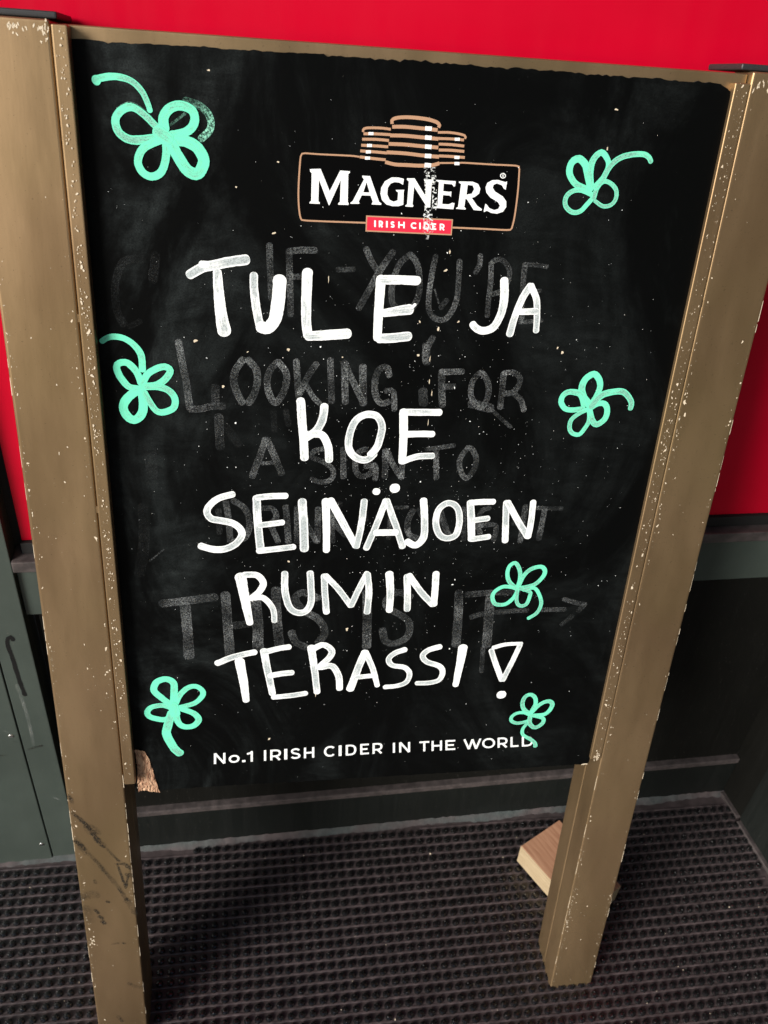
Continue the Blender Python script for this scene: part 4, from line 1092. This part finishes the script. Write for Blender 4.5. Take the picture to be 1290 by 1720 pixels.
# ---- what is painted and printed on the panel (sub-parts)
def words_part(name, strokes, m, n0, label=None, jit=.035, dn=4e-5):
    rb = Ribbon(n0, dn)
    for pts_, th in strokes:
        rb.stroke(pts_, th, 2.0, True, jit, rng=rng)
    o = rb.build(name, m, panel)
    if label:
        o['label'] = label
    return o
for q, s in enumerate(DATA['ghost'].pop('older')):
    words_part('chalk_smear', [s], M['faded'], .00026 + q * 1e-6, jit=.05, dn=1e-6)
for key, s in DATA['ghost'].items():
    words_part('rubbed_out_lettering', s, M['faded'], .00030, jit=.05, dn=1.2e-5, label='faint grey rubbed out lettering ' + key if key != 'arrow' else 'faint grey rubbed out arrow')
for key, s in DATA['words'].items():
    words_part('marker_lettering', s, M['white_marker'], .00060, 'white hand lettering ' + key)
CLN = {'1': 'large mint clover at the upper left', '1g': None, '2': 'mint clover at the upper right with its stem to the right', '3': 'mint clover at the left with a curled stem', '4': 'mint clover at the right beside KOE',
       '6': 'thin lined mint clover after RUMIN', '7': 'mint clover at the lower left', '8': 'small mint clover over the slogan'}
for key, s in DATA['clovers'].items():
    words_part('clover_drawing' if key != '1g' else 'smeared_clover', [(p_, t_ + .12) for p_, t_ in s], M['mint_marker'] if key != '1g' else M['mint_faded'], .00060 if key != '1g' else .00045, CLN[key], dn=6e-5)

# printed brand logo
L = DATA['logo']
lg = bpy.data.objects.new('printed_logo', None)
rb = Ribbon(.00006, 1e-5)
rb.poly(L['fill'])
lgo = rb.build('printed_logo', M['print_black'], panel)
lgo['label'] = 'printed logo with copper barrels, white name and red ribbon'
bpy.data.objects.remove(lg)
rb = Ribbon(.00010, 1e-5)
for pts_, th in L['tan']:
    rb.stroke(pts_, th, 1.5, False, .0, 3, rng)
rb.poly(L['ribbon_out'])
rb.build('logo_outline', M['print_tan'], panel)
rb = Ribbon(.00036, 1e-5)
rb.poly(L['ribbon'])
rb.build('logo_ribbon', M['print_red'], panel)
rb = Ribbon(.00038, 3e-6)
for pts_, th in L['white']:
    rb.stroke(pts_, th, 1.5, False, .0, 3, rng)
for outer, holes in L['letters']:
    rb.poly(outer, holes)
for q in ('reg', 'regdot'):
    rb.stroke(L[q][0], .2, .5, False, .0, 3, rng)

GL = {'N': [[(0, -1), (0, 2)], [(0, 2), (1, -1)], [(1, -1), (1, 2)]], '.': [[(.5, -1), (.5, .14)]], '1': [[(1, -1), (1, 2)], [(1, .92), (-1, .80)]], 'I': [[(.5, -1), (.5, 2)]],
      'R': [[(0, -1), (0, 2)], [(0, 1), (.55, 1), (.9, .9), (1, .68), (.9, .46), (.55, .36), (0, .36)], [(.5, .36), (1, -1)]],
      'S': [[(.95, .84), (.75, .97), (.45, 1), (.12, .92), (.03, .74), (.18, .58), (.5, .5), (.85, .4), (1, .23), (.85, .05), (.5, 0), (.2, .03), (0, .15)]],
      'H': [[(0, -1), (0, 2)], [(1, -1), (1, 2)], [(0, .5), (1, .5)]],
      'C': [[(.97, .84), (.8, .97), (.55, 1), (.22, .92), (.04, .7), (0, .5), (.04, .3), (.22, .08), (.55, 0), (.8, .03), (.97, .16)]],
      'D': [[(0, -1), (0, 2)], [(0, 1), (.5, 1), (.82, .9), (.97, .7), (1, .5), (.97, .3), (.82, .1), (.5, 0), (0, 0)]],
      'E': [[(0, -1), (0, 2)], [(0, 1), (2, 1)], [(0, .5), (.95, .5)], [(0, 0), (2, 0)]], 'T': [[(-1, 1), (2, 1)], [(.5, -1), (.5, 1)]],
      'W': [[(-.02, 2), (.27, -1)], [(.27, -1), (.5, 1.05)], [(.5, 1.05), (.73, -1)], [(.73, -1), (1.02, 2)]], 'L': [[(0, 2), (0, -1)], [(0, 0), (2, 0)]],
      'O': [[(.5, 1), (.78, .93), (.96, .72), (1, .5), (.96, .28), (.78, .07), (.5, 0), (.22, .07), (.04, .28), (0, .5), (.04, .72), (.22, .93), (.5, 1)]]}
GL['o'] = GL['O']
def sans(rb, ch, quad, weight):
    bl, br, tr_, tl = [Vector(q) for q in quad]
    w = (br - bl).length; h = (tl - bl).length
    wt = weight; hx = wt / 2 / w; hy = wt / 2 / h
    def mp(x, y):
        X = 0 if x == -1 else 1 if x == 2 else hx + x * (1 - 2 * hx)
        Y = 0 if y == -1 else 1 if y == 2 else hy + y * (1 - 2 * hy)
        a = bl.lerp(br, X); b2 = tl.lerp(tr_, X)
        p = a.lerp(b2, Y)
        return (p.x, p.y, wt)
    if w < wt * 1.5:
        wt = w; hx = .5
    for pl in GL[ch]:
        rb.stroke([mp(*p) for p in pl], .2, .8, False, .0, 3, rng, smooth=len(pl) > 3)
for ch, q in L['ribtext']:
    sans(rb, ch, q, 1.45)
rb.build('logo_name', M['print_white'], panel)
rb = Ribbon(.00008, 3e-6)
for ch, q in DATA['slogan']:
    sans(rb, ch, q, 2.75)
o = rb.build('printed_slogan', M['print_white'], panel)
o['label'] = 'printed white slogan along the lower edge'
# strip where tape tore the print
rb = Ribbon(.00062, 1e-5)
for pts_, th in DATA['peel']:
    rb.stroke(pts_, th, 2, False, .06, 5, rng)
rb.build('peeled_strip', M['peel'], panel)

# torn corner: raised fibres
poly = DATA['torn']
bm = bmesh.new()
def inside(x, y, P):
    c_ = False
    j = len(P) - 1
    for i in range(len(P)):
        if (P[i][1] > y) != (P[j][1] > y) and x < (P[j][0] - P[i][0]) * (y - P[i][1]) / (P[j][1] - P[i][1]) + P[i][0]:
            c_ = not c_
        j = i
    return c_
ux = [p[0] for p in poly]; vy = [p[1] for p in poly]
gx = .5
grid = {}
nx = int((max(ux) - min(ux)) / gx) + 1; ny = int((max(vy) - min(vy)) / gx) + 1
from mathutils import noise as mnoise
for i in range(nx + 1):
    for j in range(ny + 1):
        x = min(ux) + i * gx; y = min(vy) + j * gx
        if inside(x, y, poly):
            z = .0010 + .0016 * mnoise.fractal(Vector((x * .35, y * .16, 3)), 1.0, 2.0, 4)
            grid[i, j] = bm.verts.new((x / 1000, y / 1000, max(.0003, z)))
for (i, j), v in list(grid.items()):
    q = [grid.get(t) for t in ((i, j), (i + 1, j), (i + 1, j + 1), (i, j + 1))]
    if all(q):
        bm.faces.new(q)
bm_obj('torn_corner', bm, M['torn'], panel, True)

# paint flecks
def fleck(bm, u, v, n, a, b_, ang):
    k_ = rng.randint(7, 11)
    vs_ = []
    for i in range(k_):
        t = 2 * math.pi * i / k_ + rng.uniform(-.3, .3)
        r_ = rng.uniform(.4, 1.15)
        x, y = math.cos(t) * a * r_, math.sin(t) * b_ * r_
        vs_.append(bm.verts.new((u + x * math.cos(ang) - y * math.sin(ang), v + x * math.sin(ang) + y * math.cos(ang), n)))
    try:
        bm.faces.new(vs_)
    except ValueError:
        pass
bm = bmesh.new()
for i in range(1500):
    if rng.random() < .88:
        u, v = rng.gauss(.30, .12), rng.gauss(.42, .15)
    else:
        u, v = rng.uniform(.01, .59), rng.uniform(.01, .82)
    if not (.008 < u < .588 and .005 < v < .822):
        continue
    s = min(.0011, .00017 * math.exp(rng.gauss(0, .55)))
    fleck(bm, u, v, .00050 + i * 1e-7, s * rng.uniform(.8, 2.0), s, rng.uniform(0, 3.14))
bm_obj('paint_flecks', bm, M['print_white'], panel)
bm = bmesh.new()
for (u, v, a, b_, ang) in DATA['tan']:
    fleck(bm, u / 1000, v / 1000, .00052, a / 1180, b_ / 1180, ang)
bm_obj('chipped_spots', bm, M['chip'], panel)

# chipped paint on posts and beads
def chips(parent, u0, u1, nf, edges, count, vmin, vmax, seed, extra=(), smax=.0021):
    r2 = random.Random(seed)
    bm = bmesh.new()
    clusters = [r2.uniform(vmin, vmax) for _ in range(12)]
    for i in range(count):
        v = r2.gauss(r2.choice(clusters), .035) if r2.random() < .6 else r2.uniform(vmin, vmax)
        if not vmin < v < vmax:
            continue
        if r2.random() < .84:
            e = r2.choice(edges)
            d = abs(r2.gauss(0, .0028)) + .0028
            u = e + (d if e < (u0 + u1) / 2 else -d)
        else:
            u = r2.uniform(u0 + .004, u1 - .004)
        if not u0 + .0024 < u < u1 - .0024:
            continue
        s = min(smax, .00034 * math.exp(r2.gauss(0, .62)))
        fleck(bm, u, v, nf + .00012 + i * 1e-7, s, s * r2.uniform(.9, 2.6), r2.gauss(0, .35))
    for (u, v, a, b_) in extra:
        fleck(bm, u, v, nf + .0002, a, b_, r2.gauss(0, .3))
    if parent is None:
        return
    return bm_obj('chipped_paint', bm, M['chip'], parent)
ex = [(-.074 + rng.gauss(0, .003), -.258 + rng.gauss(0, .005), .0012, .0016) for _ in range(9)]
exL = [(-.0815 + .003 + rng.uniform(0, .060), .8435 - abs(rng.gauss(0, .004)) - .003, .0008, .002) for _ in range(26)] + [(-.017 + rng.gauss(0, .002), .835 + rng.gauss(0, .008), .0008, .0018) for _ in range(14)]
chips(posts[0], -.0815, -.0128, .012, (-.0815, -.0815, -.0128), 330, -.469, .842, 21, ex + exL)
exR = [(.6136 + .003 + rng.uniform(0, .050), .8435 - abs(rng.gauss(0, .007)) - .003, .0009, .0032) for _ in range(36)]
chips(posts[1], .6136, .6825, .004, (.6136, .6136, .6825), 330, -.469, .842, 31, exR)
chips(beads[0], -.0118, .0013, .0146, (-.0118, .0013), 420, .03, .842, 41, smax=.0016)
chips(beads[1], .5975, .6128, .0056, (.6128, .6128, .5975), 330, .015, .835, 51, [(.6055 + rng.gauss(0, .003), .018 + rng.gauss(0, .005), .0010, .0018) for _ in range(16)], smax=.0016)
# worn arrises of the posts: thin pale lines
def arris(parent, u, n, v0, v1, seed):
    r2 = random.Random(seed)
    bm = bmesh.new()
    v = v0
    while v < v1:
        l_ = r2.uniform(.002, .03); w = r2.uniform(.0003, .0008)
        if r2.random() < .42:
            a = [bm.verts.new(p) for p in ((u - w, v, n), (u + w, v + l_ * .1, n), (u + w * .8, v + l_, n), (u - w * .7, v + l_ * .9, n))]
            bm.faces.new(a)
        v += l_ * 1.1
    bm_obj('worn_edge', bm, M['chip'], parent)
arris(posts[0], -.0807, .0114, -.469, .84, 3)
arris(posts[0], -.0136, .0114, -.469, .02, 4)
arris(posts[1], .6144, .0034, -.469, .0, 5)
arris(posts[1], .6817, .0034, -.469, .84, 6)
# black scuffs low on the left post
for q, (pts_, th) in enumerate(DATA['scuffs']):
    rb = Ribbon(.01235 + q * 1e-5, 1e-5)
    rb.stroke([(a_, b_, w_ * 1.5) for a_, b_, w_ in pts_], th * .72, 1.5, True, .25, 7, rng)
    rb.build('rubber_scuff', M['scuff'], posts[0])
